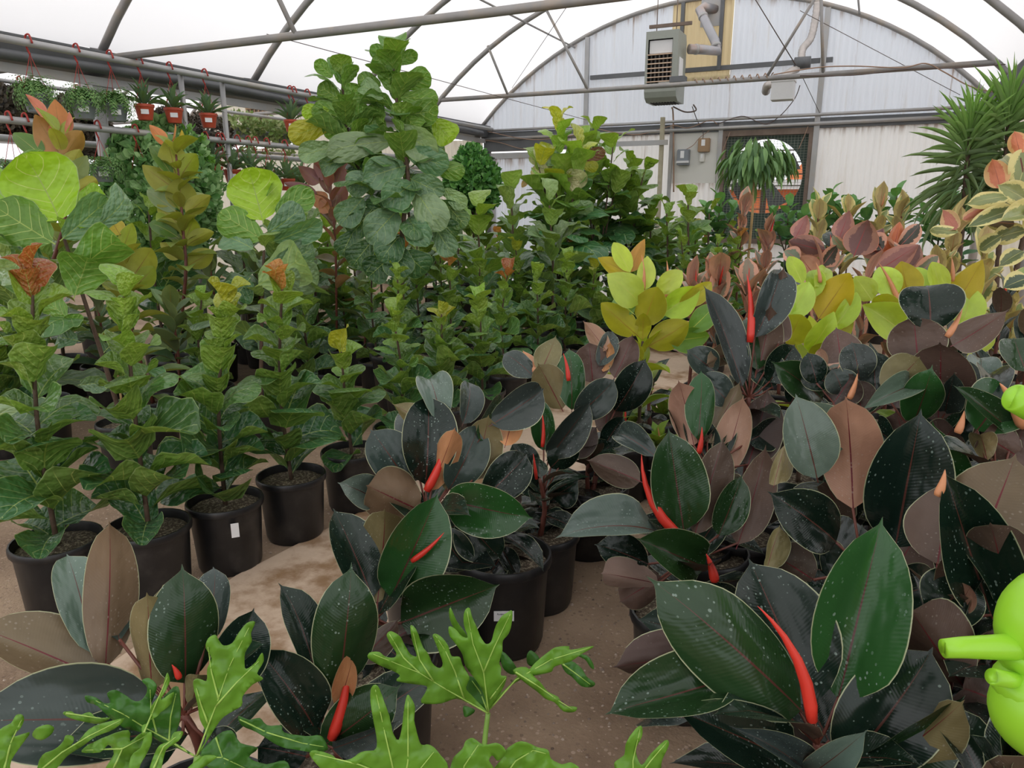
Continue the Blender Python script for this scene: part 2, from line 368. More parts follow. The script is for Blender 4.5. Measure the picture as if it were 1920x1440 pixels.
LM = {
 'rubber': [leafmesh('rubber', 'rubber_leaf', 3, 14, b, f, c, .012, 2, p, t, .05, tw) for b, f, c, p, t, tw in
            ((.06, .28, 0, 0, .05, 0), (.12, .42, -.1, 1, .1, .35), (.04, .16, .15, 2, .04, -.3), (.17, .5, 0, 3, .12, .2), (-.04, .35, .1, 4, .1, -.45), (.1, .2, -.2, 5, .2, .5))],
 'rubber_lo': [leafmesh('rubber', 'small_rubber_leaf', 2, 7, b, f, 0, .01, 2, p, t, .06, tw) for b, f, p, t, tw in ((.06, .15, 0, .05, 0), (.12, .25, 1, .1, .3), (.02, .2, 2, .08, -.3))],
 'fiddle': [leafmesh('fiddle', 'fiddle_leaf', 3, 12, b, f, c, w, fr, p, t, .06, tw) for b, f, c, w, fr, p, t, tw in
            ((.08, .1, 0, .035, 3, 0, .1, 0), (.14, .25, 0, .05, 2.5, 1, .2, .2), (.04, .05, .15, .04, 3.5, 2, .05, -.2), (.18, .1, -.1, .03, 3, 4, .25, .1))],
 'fiddle_lo': [leafmesh('fiddle', 'small_fiddle_leaf', 2, 8, b, f, c, w, fr, p, t, .08, tw) for b, f, c, w, fr, p, t, tw in
            ((.2, .2, 0, .07, 2, 0, .35, .2), (.26, .4, 0, .09, 2.5, 1, .5, -.3), (.12, .1, .3, .08, 3, 2, .2, .3), (.3, .3, -.2, .07, 2, 4, .6, -.1))],
 'figs': [leafmesh('figs', 'compact_fig_leaf', 3, 9, b, f, c, w, fr, p, t, .06, tw) for b, f, c, w, fr, p, t, tw in
            ((.10, .04, .30, .05, 1.4, 0, .03, .2), (.15, .06, .2, .06, 1.1, 1, .08, -.3), (.05, .05, .40, .05, 1.6, 2, .0, .3), (.18, .06, -.1, .06, 1.3, 4, .10, -.1), (.08, .1, .3, .07, 1.8, 3, .05, .4))],
 'pointed': [leafmesh('pointed', 'pointed_leaf', 2, 10, b, f, 0, .01, 2, p, t, .05, tw) for b, f, p, t, tw in ((.06, .25, 0, .05, .1), (.12, .4, 1, .1, .35), (.03, .3, 2, .0, -.4), (.15, .2, 3, .1, .2))],
 'lance': [leafmesh('lance', 'narrow_leaf', 1, 6, b, f, 0, 0, 1, 0, t, .08, tw) for b, f, t, tw in ((.08, .3, .1, 0), (.16, .2, .2, .3), (.04, .3, .05, -.3))],
 'strap': [leafmesh('strap', 'strap_leaf', 1, 7, b, .35, 0, 0, 1, 0, t, .02, tw) for b, t, tw in ((.04, .02, 0), (.1, .1, .2), (.16, .2, -.2))],
 'round': [leafmesh('round', 'round_leaf', 2, 6, b, .2, 0, .02, 2, 0, 0, .1, tw) for b, tw in ((.06, 0), (.12, .2))],
}
MATCOPY = {}
def leafdata(kind, i, mat):
    key = (kind, i, mat)
    if key not in MATCOPY:
        me = LM[kind][i].copy(); me.materials.append(M[mat]); MATCOPY[key] = me
    return MATCOPY[key]
RND = random.Random(7)
def place(parent, kind, mat, base, tip, w, nrm, col, und, name='leaf', var=None):
    ax = tip-base; L = ax.length
    if L < 1e-5: return None
    y = ax/L; z = nrm-y*nrm.dot(y)
    if z.length < 1e-4: z = y.orthogonal()
    z.normalize(); x = y.cross(z)
    lst = LM[kind]; i = RND.randrange(len(lst)) if var is None else var % len(lst)
    o = bpy.data.objects.new(name, leafdata(kind, i, mat)); COL.objects.link(o); o.parent = parent
    R = Matrix((x, y, z)).transposed().to_4x4()
    o.matrix_basis = Matrix.Translation(base-parent.location) @ R @ Matrix.Diagonal((w, L, (w+L)*.5, 1))
    o.color = (*col, 1); o['under'] = [float(c) for c in und]
    return o
def rotaxis(v, ax, deg): return Matrix.Rotation(math.radians(deg), 3, ax) @ v
def jit(c, a=.15, r=None):
    r = r or RND; k = 1+r.uniform(-a, a); return tuple(max(0, x*k*(1+r.uniform(-a, a)*.4)) for x in c)
def heroleaf(parent, spec, d, kind='rubber', mat='rubber', pal=None, name='leaf'):
    bx, by, tx, ty, w, roll = spec[:6]; ddt = spec[6] if len(spec) > 6 else 0; key = spec[7] if len(spec) > 7 else None
    b = P(bx, by, d); t = P(tx, ty, d+ddt); dm = d+ddt/2
    y = (t-b).normalized(); n = CAM-(b+t)/2; n = (n-y*n.dot(y)).normalized(); n = rotaxis(n, y, roll)
    c, u = pal[key or 'dk']
    return place(parent, kind, mat, b, t, w*dm/FPX, n, jit(c), jit(u, .12), name)
def spear(parent, bx, by, tx, ty, w, d, mat='spear', bend=0.):
    b = P(bx, by, d); t = P(tx, ty, d-.01); r = w*d/FPX/2
    side = (t-b).cross(CAM-b).normalized()*(t-b).length*bend
    pts = [b.lerp(t, s)+side*4*s*(1-s) for s in (0, .12, .3, .5, .7, .85, .95, 1)]
    return tube('sheath', pts, [r*.85, r*1.05, r*1.0, r*.78, r*.52, r*.3, r*.14, r*.02], M[mat], parent, 8)
def stem(parent, pts, r0, r1, mat='stem_brown', name='stem', k=4):
    q = catmull(pts, k); n = len(q)
    return tube(name, q, [r0+(r1-r0)*i/(n-1) for i in range(n)], M[mat], parent, 7)

POTM = {}
def potmeshes(kind='tall'):
    if kind in POTM: return POTM[kind]
    H = 1.0
    b = MB().lathe([(0, .01), (.385, .01), (.40, .0), (.415, .05), (.425, .07), (.475, .88), (.478, .90), (.51, .905), (.515, .92), (.515, .975), (.505, 1.0), (.485, 1.0), (.478, .97), (.465, .86), (.45, .6)], n=28)
    me = mesh('nursery_pot', b.v, b.f, True); me.materials.append(M['pot'])
    rr = random.Random(3); s = MB(); n = 24
    prof = [(0, .905), (.12, .90), (.25, .895), (.37, .885), (.463, .87)]
    s.lathe([(r, z+(.012*rr.random())) for r, z in prof], n=n)
    for v in s.v: v.z += rr.uniform(-.008, .012)
    sm = mesh('soil', s.v, s.f, True); sm.materials.append(M['soil'])
    for m_ in (me,):
        bm = bmesh.new(); bm.from_mesh(m_)
        for e in bm.edges:
            if len(e.link_faces) == 2 and e.calc_face_angle(0) > .7: e.smooth = False
        bm.to_mesh(m_); bm.free()
    POTM[kind] = (me, sm); return POTM[kind]
def pot(root, dia=.31, h=.30, x=0, y=0):
    me, sm = potmeshes()
    for nm, m_ in (('pot', me), ('soil', sm)):
        o = bpy.data.objects.new(nm, m_); COL.objects.link(o); o.parent = root; o.location = (x, y, 0); o.scale = (dia/1.03, dia/1.03, h)
        o.rotation_euler.z = RND.uniform(0, 6)
def sticker(root, pos, w, h, text=None):
    """flat label on a pot, facing the camera side"""
    n = CAM-pos; n.z = 0; n.normalize(); x = Vector((-n.y, n.x, 0)); z = Vector((0, 0, 1))
    R = Matrix((x, z, n)).transposed().to_4x4()
    b = MB().box((-w/2, -h/2, -.001), (w/2, h/2, .001)); o = b.build('label_sticker', M['label'], root)
    o.matrix_basis = Matrix.Translation(pos-root.location) @ R
    if text:
        for k, (s, sz, yy) in enumerate(text):
            cu = bpy.data.curves.new('lettering', 'FONT'); cu.body = s; cu.size = sz; cu.align_x = 'CENTER'; cu.extrude = .0003
            to = bpy.data.objects.new('lettering', cu); me2 = bpy.data.meshes.new_from_object(to); bpy.data.objects.remove(to)
            l = bpy.data.objects.new('lettering', me2); COL.objects.link(l); me2.materials.append(M['ink']); l.parent = o; l.location = (0, yy, .0016)
    return o

# ------------------------------------------------------------------ greenhouse shell
XL, WB, RISE, YA, SB, YE, ZE = -6.017, 7.213, 1.569, 4.474, 1.7177, 11.337, 2.70
YD = YA+3*SB
RAD = (WB*WB/4+RISE*RISE)/(2*RISE)
def arc_z(x, x0=XL):
    q = x-(x0+WB/2); return ZE+RISE-RAD+math.sqrt(max(0, RAD*RAD-q*q))
def arc_pts(x0, y, n=20, dz=0): return [Vector((x0+WB*i/n, y, arc_z(x0+WB*i/n, x0)+dz)) for i in range(n+1)]
BAYS = [XL, XL-WB, XL+WB]

b = MB(); b.box((-30, -6, -.12), (18, 30, -.0)); struct(b.build('floor', M['dirt']))
# concrete walkway between the two plant rows
b = MB(); pts = [(-2.02, .0), (-2.12, 1.3), (-2.20, 1.95), (-2.13, 2.7), (-2.1, 3.4), (-2.0, 5), (-1.95, 10.9)]; pr = [(-1.30, .0), (-1.22, 1.3), (-1.25, 1.9), (-1.3, 2.7), (-1.3, 3.4), (-1.3, 5), (-1.25, 10.9)]
for i in range(len(pts)-1):
    for k in range(2):
        z = .012
    a0, a1, c0, c1 = pts[i], pts[i+1], pr[i], pr[i+1]
    b.quad((a0[0], a0[1], .012), (c0[0], c0[1], .012), (c1[0], c1[1], .012), (a1[0], a1[1], .012))
    b.quad((a0[0], a0[1], -.01), (a0[0], a0[1], .012), (a1[0], a1[1], .012), (a1[0], a1[1], -.01))
    b.quad((c0[0], c0[1], .012), (c0[0], c0[1], -.01), (c1[0], c1[1], -.01), (c1[0], c1[1], .012))
o = b.build('concrete_walkway', M['concrete']); struct(o)
# pebbles
rr = random.Random(5); b = MB()
for i in range(1500):
    if i < 900: x, y = rr.uniform(-1.1, .2), rr.uniform(1.3, 4.2)
    else: x, y = rr.uniform(-4.5, -2.2), rr.uniform(1.0, 5.5)
    s = rr.uniform(.003, .008)*(1.5 if rr.random() < .1 else 1); k = len(b.v); an = rr.uniform(0, 6)
    for q in range(5):
        t = an+q*2*PI/5; b.v.append(Vector((x+math.cos(t)*s*rr.uniform(.6, 1.2), y+math.sin(t)*s*rr.uniform(.6, 1.2), -.001)))
    b.v.append(Vector((x, y, s*rr.uniform(.4, .9))))
    for q in range(5): b.f.append((k+q, k+(q+1) % 5, k+5))
M['pebble'] = foliagemat('pale_pebble', (.12, .08, .06), (.5, .40, .32), .85, 0)
o = b.build('gravel', M['pebble']); o['kind'] = 'stuff'; tag(o, 'small pale pebbles scattered over the brown dirt floor', 'gravel')

for x0 in BAYS:
    V = []; F = []; ys = [-2.4+i*.4295 for i in range(33)]; ys[-1] = YE+.02; n = 32
    for j, y in enumerate(ys):
        for i in range(n+1):
            x = x0+WB*i/n; z = arc_z(x, x0)+.045
            fr = ((y-YA)/SB) % 1.0; z -= .03*math.sin(PI*fr)
            V.append((x, y, z))
    for j in range(len(ys)-1):
        for i in range(n): F.append((j*(n+1)+i, (j+1)*(n+1)+i, (j+1)*(n+1)+i+1, j*(n+1)+i+1))
    struct(link('ceiling', mesh('ceiling', V, F), M['film']))
def sheet(name, x0, x1, zb, zt, mat, parent, y=YE, pitch=.076, seam=True):
    """corrugated sheet from zb to zt(x) at depth y"""
    nx = max(4, int((x1-x0)/pitch*4)); V = []; U = []; F = []; rows = 5
    for i in range(nx+1):
        x = x0+(x1-x0)*i/nx; zz = zt(x) if callable(zt) else zt; yy = y+.011*math.sin(2*PI*x/pitch)
        for r in range(rows+1):
            z = zb+(zz-zb)*r/rows; V.append((x, yy, z)); U.append((x-x0 if seam else .5, zz-z))
    for i in range(nx):
        for r in range(rows): k = i*(rows+1)+r; F.append((k, k+rows+1, k+rows+2, k+1))
    return link(name, mesh(name, V, F, True, U), M[mat], parent)
def emptyk(name, loc, kind='structure'):
    o = bpy.data.objects.new(name, None); COL.objects.link(o); o.location = loc; o['kind'] = kind; o.empty_display_size = .1; return o
wall = emptyk('wall_back', (XL+WB/2, YE, 0))
# upper gable sheets of the main bay (amber sheets behind the flue)
xs = [XL, -5.1, -4.18, -3.5, -2.90]
for a, c in zip(xs, xs[1:]): sheet('corrugated_panel', a, c, 2.57, lambda x: arc_z(x)+.02, 'sheet', wall)
sheet('corrugated_panel', -2.90, -2.05, 2.57, 3.24, 'sheet', wall)
o = sheet('corrugated_panel', -2.90, -2.05, 3.18, lambda x: arc_z(x)+.02, 'sheet_amber', wall, YE-.02); o['label'] = 'amber stained corrugated panel'
xs = [-2.05, -1.25, -.45, .15, .7, XL+WB]
for a, c in zip(xs, xs[1:]): sheet('corrugated_panel', a, c, 2.57, lambda x: arc_z(x)+.02, 'sheet', wall)
# lower sheets
for a, c in ((-3.75, -3.25), (-3.25, -2.82), (-.80, -.1), (-.1, .55), (.55, XL+WB)): sheet('corrugated_panel', a, c, 0, 2.5, 'sheet_low', wall)
sheet('corrugated_panel', XL, XL+.001+.0, 0, 2.5, 'sheet_low', wall) if False else None
sheet('corrugated_panel', -4.53, -3.75, 0, 2.5, 'sheet_low', wall)
sheet('corrugated_panel', -2.82, -2.12, 0, 1.8, 'sheet_low', wall)
sheet('corrugated_panel', -2.12, -.82, 0, .95, 'sheet_low', wall)
for x0, nm in ((BAYS[1], 1), (BAYS[2], 2)):
    w2 = emptyk('wall_back', (x0+WB/2, YE, 0))
    e = [x0+WB*i/8 for i in range(9)]
    for a, c in zip(e, e[1:]):
        sheet('corrugated_panel', a, c, 2.57, lambda x: arc_z(x, x0)-.03, 'sheet_cream', w2)
        sheet('corrugated_panel', a, c, 0, 2.5, 'sheet_cream', w2)

# bows (bent roof tubes): each its own thing
def bow(x0, y, lab):
    o = tube('roof_bow', [Vector((p.x, y, p.z)) for p in arc_pts(x0, y, 28)], .034, M['bow'], None, 8); recentre(o)
    return tag(o, lab, 'roof bow', 'curved roof bows')
names = ['nearest', 'second', 'third', 'fourth']
for i in range(-3, 4):
    lab = {-3: 'seventh bow before the gable, behind the viewpoint', -2: 'sixth bow before the gable, above the viewpoint', -1: 'fifth bow before the gable, ahead of the viewpoint',
           0: 'fourth bow before the gable, carrying the nearer braced truss', 1: 'third bow before the gable wall, without truss', 2: 'second bow before the gable wall, without truss', 3: 'last bow before the gable, carrying the farther braced truss'}[i]
    bow(XL, YA+i*SB, 'curved dusty steel roof tube, '+lab)
for i in range(0, 4):
    bow(BAYS[1], YA+i*SB, ['nearest', 'second nearest', 'third nearest', 'farthest'][i]+' curved roof tube of the neighbouring bay to the left')
for i in range(1, 4): bow(BAYS[2], YA+i*SB, ['nearest', 'middle', 'farthest'][i-1]+' curved roof tube of the neighbouring bay to the right')
o = MB().tube([Vector((p.x, YE-.04, p.z-.0)) for p in arc_pts(XL, YE, 28)], .032, 8).build('gable_arch', M['bow'], wall, True)
for x0, w_ in ((BAYS[1], None), (BAYS[2], None)):
    o = tube('gable_arch', [Vector((p.x, YE-.04, p.z)) for p in arc_pts(x0, YE, 24)], .032, M['bow']); recentre(o)
    tag(o, 'curved tube edging the gable wall of the %s bay' % ('left' if x0 < XL else 'right'), 'gable arch')
# truss chords with webs
def truss(x0, y, z, webs, lab, ex=(.12, .12)):
    t = thing('truss', lab, 'truss', (x0+WB/2, y, z))
    tube('chord', [(x0+ex[0], y, z), (x0+WB*.5, y, z-.01), (x0+WB-ex[1], y, z)], .030, M['bow'], t)
    for a, c in webs:
        A = Vector((a[0], y-.01, a[1])); B = Vector((c[0], y-.01, c[1])); tube('web_brace', [A, B], .018, M['bow'], t, 6)
    return t
def web(px1, px2, y, zt):
    a = onY(*px1, y); c = onY(*px2, y); d_ = (a-c)
    # run the brace up to the bow
    for k in range(60):
        q = c+d_*(1+k*.05)
        if q.z >= arc_z(q.x)-.02: break
    return ((q.x, q.z), (c.x, zt))
truss(XL, YD, 2.914, [web((880, 0), (953, 178), YD, 2.914), web((1023, 15), (1103, 165), YD, 2.914), web((1526, 0), (1437, 142), YD, 2.914), web((1540, 0), (1544, 133), YD, 2.914)],
      'horizontal tube truss with diagonal braces just before the gable wall, wrapped in cable', (.12, .08))
ta = truss(XL, YA, 2.665, [web((525, 0), (556, 66), YA, 2.665), ((-2.3, arc_z(-2.3)), (-1.6, 2.665))], 'large horizontal tube truss nearest the viewer, crossing the upper left of the roof', (.0, .0))
for x0, s_ in ((BAYS[1], 'left'),):
    truss(x0, YD, 2.90, [], 'horizontal tie tube in the neighbouring %s bay, farther one' % s_); truss(x0, YA, 2.68, [], 'horizontal tie tube in the neighbouring %s bay, nearer one' % s_)
# roof purlins running along the house
for k, (px, r_) in enumerate((((1077, 85), .013), ((1612, 20), .013))):
    p = onY(*px, YE-.08); o = tube('roof_purlin', [(p.x, y, p.z-.03) for y in (-1, 3, 7, YE-.06)], r_, M['bow']); recentre(o)
    tag(o, 'thin steel purlin running along under the roof film, %s of the heater' % ('left' if k == 0 else 'right'), 'purlin')
tube('purlin_clip', [(XL+WB/2+.55, YA+SB, arc_z(XL+WB/2+.55)), (XL+WB/2+.55, YA+SB, arc_z(XL+WB/2+.55)-.25)], .03, M['galv_dark'], None) and None
o = bpy.data.objects['purlin_clip']; recentre(o); tag(o, 'short stub of steel tube hanging from the roof bow at upper right', 'bracket')

# gutters
def gutter(x, lab):
    t = thing('gutter', lab, 'gutter', (x, 4, 2.6))
    prof = [(-.17, .10), (-.155, .10), (-.11, -.05), (.11, -.05), (.155, .10), (.17, .10), (.17, .085), (.12, -.075), (-.12, -.075), (-.17, .085)]
    V = [Vector((x+a, y, 2.6+z)) for y in (-2.5, YE-.05) for a, z in prof]; n = len(prof)
    F = [(i, (i+1) % n, (i+1) % n+n, i+n) for i in range(n)]+[tuple(range(n))[::-1], tuple(range(n, 2*n))]
    link('channel', mesh('channel', V, F, False), M['galv_dark'], t)
    MB().box((x+.085, -2.5, 2.43), (x+.105, YE-.1, 2.50)).build('lower_rail', M['galv'], t)
    return t
gutter(XL, 'long grey steel roof gutter along the left side above the hanging pots')
gutter(XL+WB, 'long grey steel roof gutter along the right side behind the spiky plants')
gutter(BAYS[1], 'distant steel roof gutter at the far side of the left bay')
# rolled curtain under the gutter
o = tube('rolled_curtain', catmull([(XL+.16, y, 2.56+.02*math.sin(y*1.4)) for y in (1, 2.2, 3.2, 4.6, 5.6, 7, 8.4, 10, 11)], 4), .04, M['galv_dark'], None, 10); recentre(o)
tag(o, 'dark rolled up side curtain sagging under the left gutter', 'curtain')
# gutter posts
def post(x, y, z1, r, lab, bracket=True):
    t = thing('gutter_post', lab, 'post', (x, y, 0), 'steel posts under the gutters')
    tube('pipe', [(x, y, 0), (x, y, z1)], r, M['galv'], t, 12)
    if bracket:
        MB().box((x-.09, y-.1, z1-.10), (x+.09, y+.1, z1+.02)).build('bracket', M['galv'], t)
    return t
PB = onX(188, 220, XL)
post(XL, PB.y, 2.48, .055, 'thick galvanised post under the left gutter beside the hanging ferns')
post(XL, PB.y+2*SB, 2.48, .045, 'galvanised post under the left gutter behind the tall fiddle-leaf tree')
post(XL, YE-.2, 2.55, .05, 'dark grey post at the left corner of the gable wall', False)
post(XL+WB, YE-.2, 2.55, .05, 'galvanised post at the right corner of the gable wall behind the spiky plant', False)
post(XL+WB, 7.5, 2.48, .045, 'galvanised post under the right gutter behind the variegated leaves')
post(BAYS[1]+.2, 9.0, 2.48, .05, 'distant post at the far side of the left bay')

# hanging rails
def rail(p1, p2, r, lab, X=None, mat='galv', name='hanging_rail'):
    o = tube(name, [p1, p1.lerp(p2, .5)-Vector((0, 0, .01)), p2], r, M[mat]); recentre(o); return tag(o, lab, 'rail')
XR = -5.62
def railx(px1, px2, X, r, lab, y0=1.0, y1=10.9, mat='galv'):
    a = onX(*px1, X); c = onX(*px2, X); s = (c.z-a.z)/(c.y-a.y)*.5
    z = (a.z+c.z)/2
    rail(Vector((X, y0, z)), Vector((X, y1, z)), r, lab, mat=mat); return z
ZR1 = railx((60, 83), (440, 150), XR, .027, 'upper cream pipe carrying the red pot hangers')
ZR2 = railx((0, 226), (380, 255), XR, .027, 'lower grey pipe with red wire hooks below the ferns')
ZR3 = railx((0, 262), (240, 270), -6.7, .03, 'grey pipe rail behind the lower hanging pipe, upper of two')
rail(Vector((-6.7, 1, ZR3-.20)), Vector((-6.7, 10.9, ZR3-.20)), .028, 'grey pipe rail behind the lower hanging pipe, lower of two')
ZR4 = railx((200, 140), (560, 205), -6.55, .018, 'thin dusty pipe running just beneath the gutter')
rail(Vector((-7.6, 1, 2.62)), Vector((-7.6, 10.9, 2.62)), .02, 'thin pipe in the left bay carrying the dark hanging balls')
rail(Vector((-8.8, 4, 2.25)), Vector((-8.8, 10.9, 2.25)), .02, 'thin pipe in the left bay carrying the vine baskets')
for k, px in enumerate((345, 425)):
    a = onX(px, 150 if k == 0 else 190, XR); o = tube('rail_upright', [(XR-.04, a.y, ZR1), (XR-.04, a.y, 0)], .024, M['galv']); recentre(o)
    tag(o, 'slim grey upright holding the hanging rails, %s of two' % ('nearer' if k == 0 else 'farther'), 'upright')

# gable framing
def wallbar(px1, px2, y, r, mat='galv', name='wall_pipe'):
    a = onY(*px1, y); c = onY(*px2, y); return MB().tube([a, c], r, 8).build(name, M[mat], wall, True)
wallbar((906, 246), (1850, 199), YE-.10, .022)
wallbar((906, 262), (1850, 216), YE-.10, .026)
MB().box((XL, YE-.07, 2.47), (XL+WB, YE+.03, 2.60)).build('eave_girt', M['galv_dark'], wall)
a = onY(1107, 147, YE-.05); c = onY(1562, 107, YE-.05)
MB().box((a.x, YE-.07, 3.30), (c.x, YE-.02, 3.36)).build('gable_girt', M['galv_dark'], wall)
for x, w_, m_ in ((-4.18, .03, 'galv'), (-.83, .035, 'galv')):
    MB().box((x-w_, YE-.09, 0 if x > -2 else 2.5), (x+w_, YE-.03, arc_z(x)-.04)).build('gable_stud', M[m_], wall)
for x in (-2.75, -2.20): MB().box((x-.025, YE-.09, 3.3), (x+.025, YE-.03, arc_z(x)-.03)).build('gable_stud', M['galv_dark'], wall)
MB().box((-2.85, YE-.08, 0), (-2.80, YE-.03, 2.6)).build('gable_stud', M['galv'], wall)
MB().box((-2.14, YE-.08, 0), (-2.08, YE-.02, 2.6)).build('gable_stud', M['galv'], wall)

# sliding door on the left of the gable wall
door = emptyk('door_1', (-5.2, YE, 0))
MB().box((XL+.06, YE-.06, 0), (XL+.16, YE-.01, 2.48)).build('door_jamb', M['galv_dark'], door)
MB().box((XL+.06, YE-.09, 2.30), (-4.5, YE+.03, 2.50)).build('door_header', M['galv_dark'], door)
MB().box((XL+.2, YE-.10, 2.18), (-4.6, YE-.06, 2.27)).build('door_track', M['galv'], door)
MB().box((XL+.2, YE-.10, 0), (XL+.27, YE-.06, 2.2)).build('door_stile', M['galv'], door)
MB().box((-4.67, YE-.10, 0), (-4.6, YE-.06, 2.2)).build('door_stile', M['galv'], door)
for a, c in ((XL+.27, -5.22), (-5.22, -4.67)): sheet('door_panel', a, c, .05, 2.18, 'sheet', door, YE-.08, .05, False)

# fan opening with wire screen
fan = emptyk('window_1', (-1.47, YE, 1.8))
MB().box((-2.08, YE-.08, 2.40), (-.86, YE-.0, 2.48)).build('window_frame', M['rust'], fan)
MB().box((-.92, YE-.08, .95), (-.86, YE-.0, 2.40)).build('window_frame', M['rust'], fan)
MB().box((-2.08, YE-.08, .95), (-2.03, YE-.0, 2.40)).build('window_frame', M['rust'], fan)
MB().box((-2.08, YE-.08, .90), (-.86, YE-.0, .97)).build('window_sill', M['rust'], fan)
FC = onY(1432, 331, YE+.03); FR = .52
b = MB(); n = 40   # sheet-metal shroud with a round hole
x0, x1, z0, z1 = -2.05, -.88, .95, 2.42
ring = [(FC.x+FR*math.cos(2*PI*i/n), FC.z+FR*math.sin(2*PI*i/n)) for i in range(n)]
for i in range(n):
    def outer(t):
        c_, s_ = math.cos(t), math.sin(t); k = 9
        if c_ > 1e-6: k = min(k, (x1-FC.x)/c_)
        if c_ < -1e-6: k = min(k, (x0-FC.x)/c_)
        if s_ > 1e-6: k = min(k, (z1-FC.z)/s_)
        if s_ < -1e-6: k = min(k, (z0-FC.z)/s_)
        return (FC.x+c_*k, FC.z+s_*k)
    t0, t1 = 2*PI*i/n, 2*PI*(i+1)/n; A, B_ = ring[i], ring[(i+1) % n]; C_, D_ = outer(t1), outer(t0)
    y = YE+.03
    b.quad((A[0], y, A[1]), (B_[0], y, B_[1]), (C_[0], y, C_[1]), (D_[0], y, D_[1]))
    b.quad((A[0], y, A[1]), (B_[0], y, B_[1]), (B_[0], y+.12, B_[1]), (A[0], y+.12, A[1]))
M['shroud'] = simple('dark_green_shroud', (.05, .085, .065), .6)
b.build('fan_shroud', M['shroud'], fan)
for i in range(9):
    z = z0+.1+i*.165; MB().box((x0, YE+.2, z), (x1, YE+.32, z+.012)).build('louver_slat', M['rust'], fan)
MB().box((FC.x-.04, YE+.16, FC.z-.55), (FC.x+.04, YE+.2, FC.z+.5)).build('fan_strut', M['rust'], fan)
b = MB().lathe([(.02, 0), (.13, 0), (.14, .03), (.02, .05)], n=20)
for v in b.v: v.xyz = (FC.x+v.x, YE+.12+v.z, FC.z+v.y)
b.build('fan_hub', M['galv_dark'], fan)
b = MB()
for k in range(4):
    an = k*PI/2+.5; ca, sa = math.cos(an), math.sin(an)
    def W_(r, t, y): return Vector((FC.x+r*ca-t*sa, y, FC.z+r*sa+t*ca))
    MB_ = MB().quad(W_(.1, -.05, YE+.12), W_(.47, -.14, YE+.10), W_(.47, .12, YE+.17), W_(.1, .05, YE+.15)); MB_.build('fan_blade', M['galv_dark'], fan)
b = MB()
xx = x0
while xx < x1: b.box((xx, YE-.045, z0), (xx+.004, YE-.041, z1)); xx += .045
zz = z0
while zz < z1: b.box((x0, YE-.041, zz), (x1, YE-.037, zz+.004)); zz += .035
o = b.build('wire_screen', simple('screen_wire', (.22, .24, .20), .6), fan); o['kind'] = 'stuff'
# building outside seen through the fan opening
t = thing('outside_shed', 'orange painted shed with a white roof seen through the round fan opening', 'shed', (-1.0, YE+6, 0))
MB().box((-4.5, YE+6, 0), (1.6, YE+8, 1.75)).build('shed_wall', M['orange_out'], t)
b = MB(); b.v = [Vector(q) for q in ((-1.8, YE+5.9, 1.95), (-.4, YE+5.9, 1.95), (-1.1, YE+5.9, 2.7), (-1.8, YE+6.3, 1.95), (-.4, YE+6.3, 1.95), (-1.1, YE+6.3, 2.7))]; b.f = [(0, 1, 2), (3, 5, 4), (0, 3, 4, 1), (1, 4, 5, 2), (2, 5, 3, 0)]
b.build('orange_gable', M['orange_out'], t)
MB().box((-4.6, YE+5.7, 1.75), (1.7, YE+8, 1.95)).build('shed_roof', M['white'], t)

# white board with switch boxes
t = thing('wall_board', 'cream painted board on the gable wall left of the fan opening', 'board', (-2.45, YE-.05, 1.75))
b = MB().box((-2.80, YE-.05, 1.76), (-2.15, YE-.025, 2.49)); b.build('panel', M['board'], t)
def boxon(name, px1, px2, dep, mat, lab, cat, extra=None):
    a = onY(*px1, YE-.06); c = onY(*px2, YE-.06); t = thing(name, lab, cat, ((a.x+c.x)/2, YE-.06, c.z))
    b = MB().box((a.x, YE-.06-dep, c.z), (c.x, YE-.05, a.z)); o = b.build('case', M[mat], t)
    bm = bmesh.new(); bm.from_mesh(o.data); bmesh.ops.bevel(bm, geom=bm.edges[:], offset=.008, segments=2, affect='EDGES'); bm.to_mesh(o.data); bm.free()
    w = c.x-a.x; h = a.z-c.z
    MB().box((a.x+w*.3, YE-.063-dep, c.z+h*.45), (a.x+w*.62, YE-.058-dep, c.z+h*.9)).build('white_label', M['label'], t)
    if extra: extra(t, a, c, dep)
    return t
def lip(t, a, c, dep): MB().box((a.x-.005, YE-.08-dep, c.z+.03), (c.x+.01, YE-.055-dep, c.z+.06)).build('latch', M['white'], t)
boxon('switch_box', (1273, 281), (1293, 310), .11, 'greybox', 'grey electrical switch box on the cream board, with a white label', 'switch box', lip)
boxon('control_box', (1311, 260), (1331, 285), .07, 'tanbox', 'tan dusty control box on the cream board, right of the grey one', 'control box')
boxon('wall_outlet', (1313, 288), (1321, 304), .04, 'board', 'small cream outlet below the tan control box', 'outlet')

# measuring pole with bracket in front of the wall
t = thing('wooden_pole', 'slim pale wooden pole standing before the gable wall, left of the cream board', 'pole', (-2.98, YE-.25, 0))
a = onY(1243, 220, YE-.25); c = onY(1231, 372, YE-.25)
MB().box((a.x-.028, YE-.28, 0), (a.x+.028, YE-.22, a.z)).build('shaft', simple('pale_wood', (.42, .38, .27), .7, var=.3), t)
q = onY(1140, 270, YE-.3); q2 = onY(1252, 259, YE-.3); MB().box((q.x, YE-.32, q.z-.04), (q2.x, YE-.28, q.z+.03)).build('cross_bar', M['galv'], t)

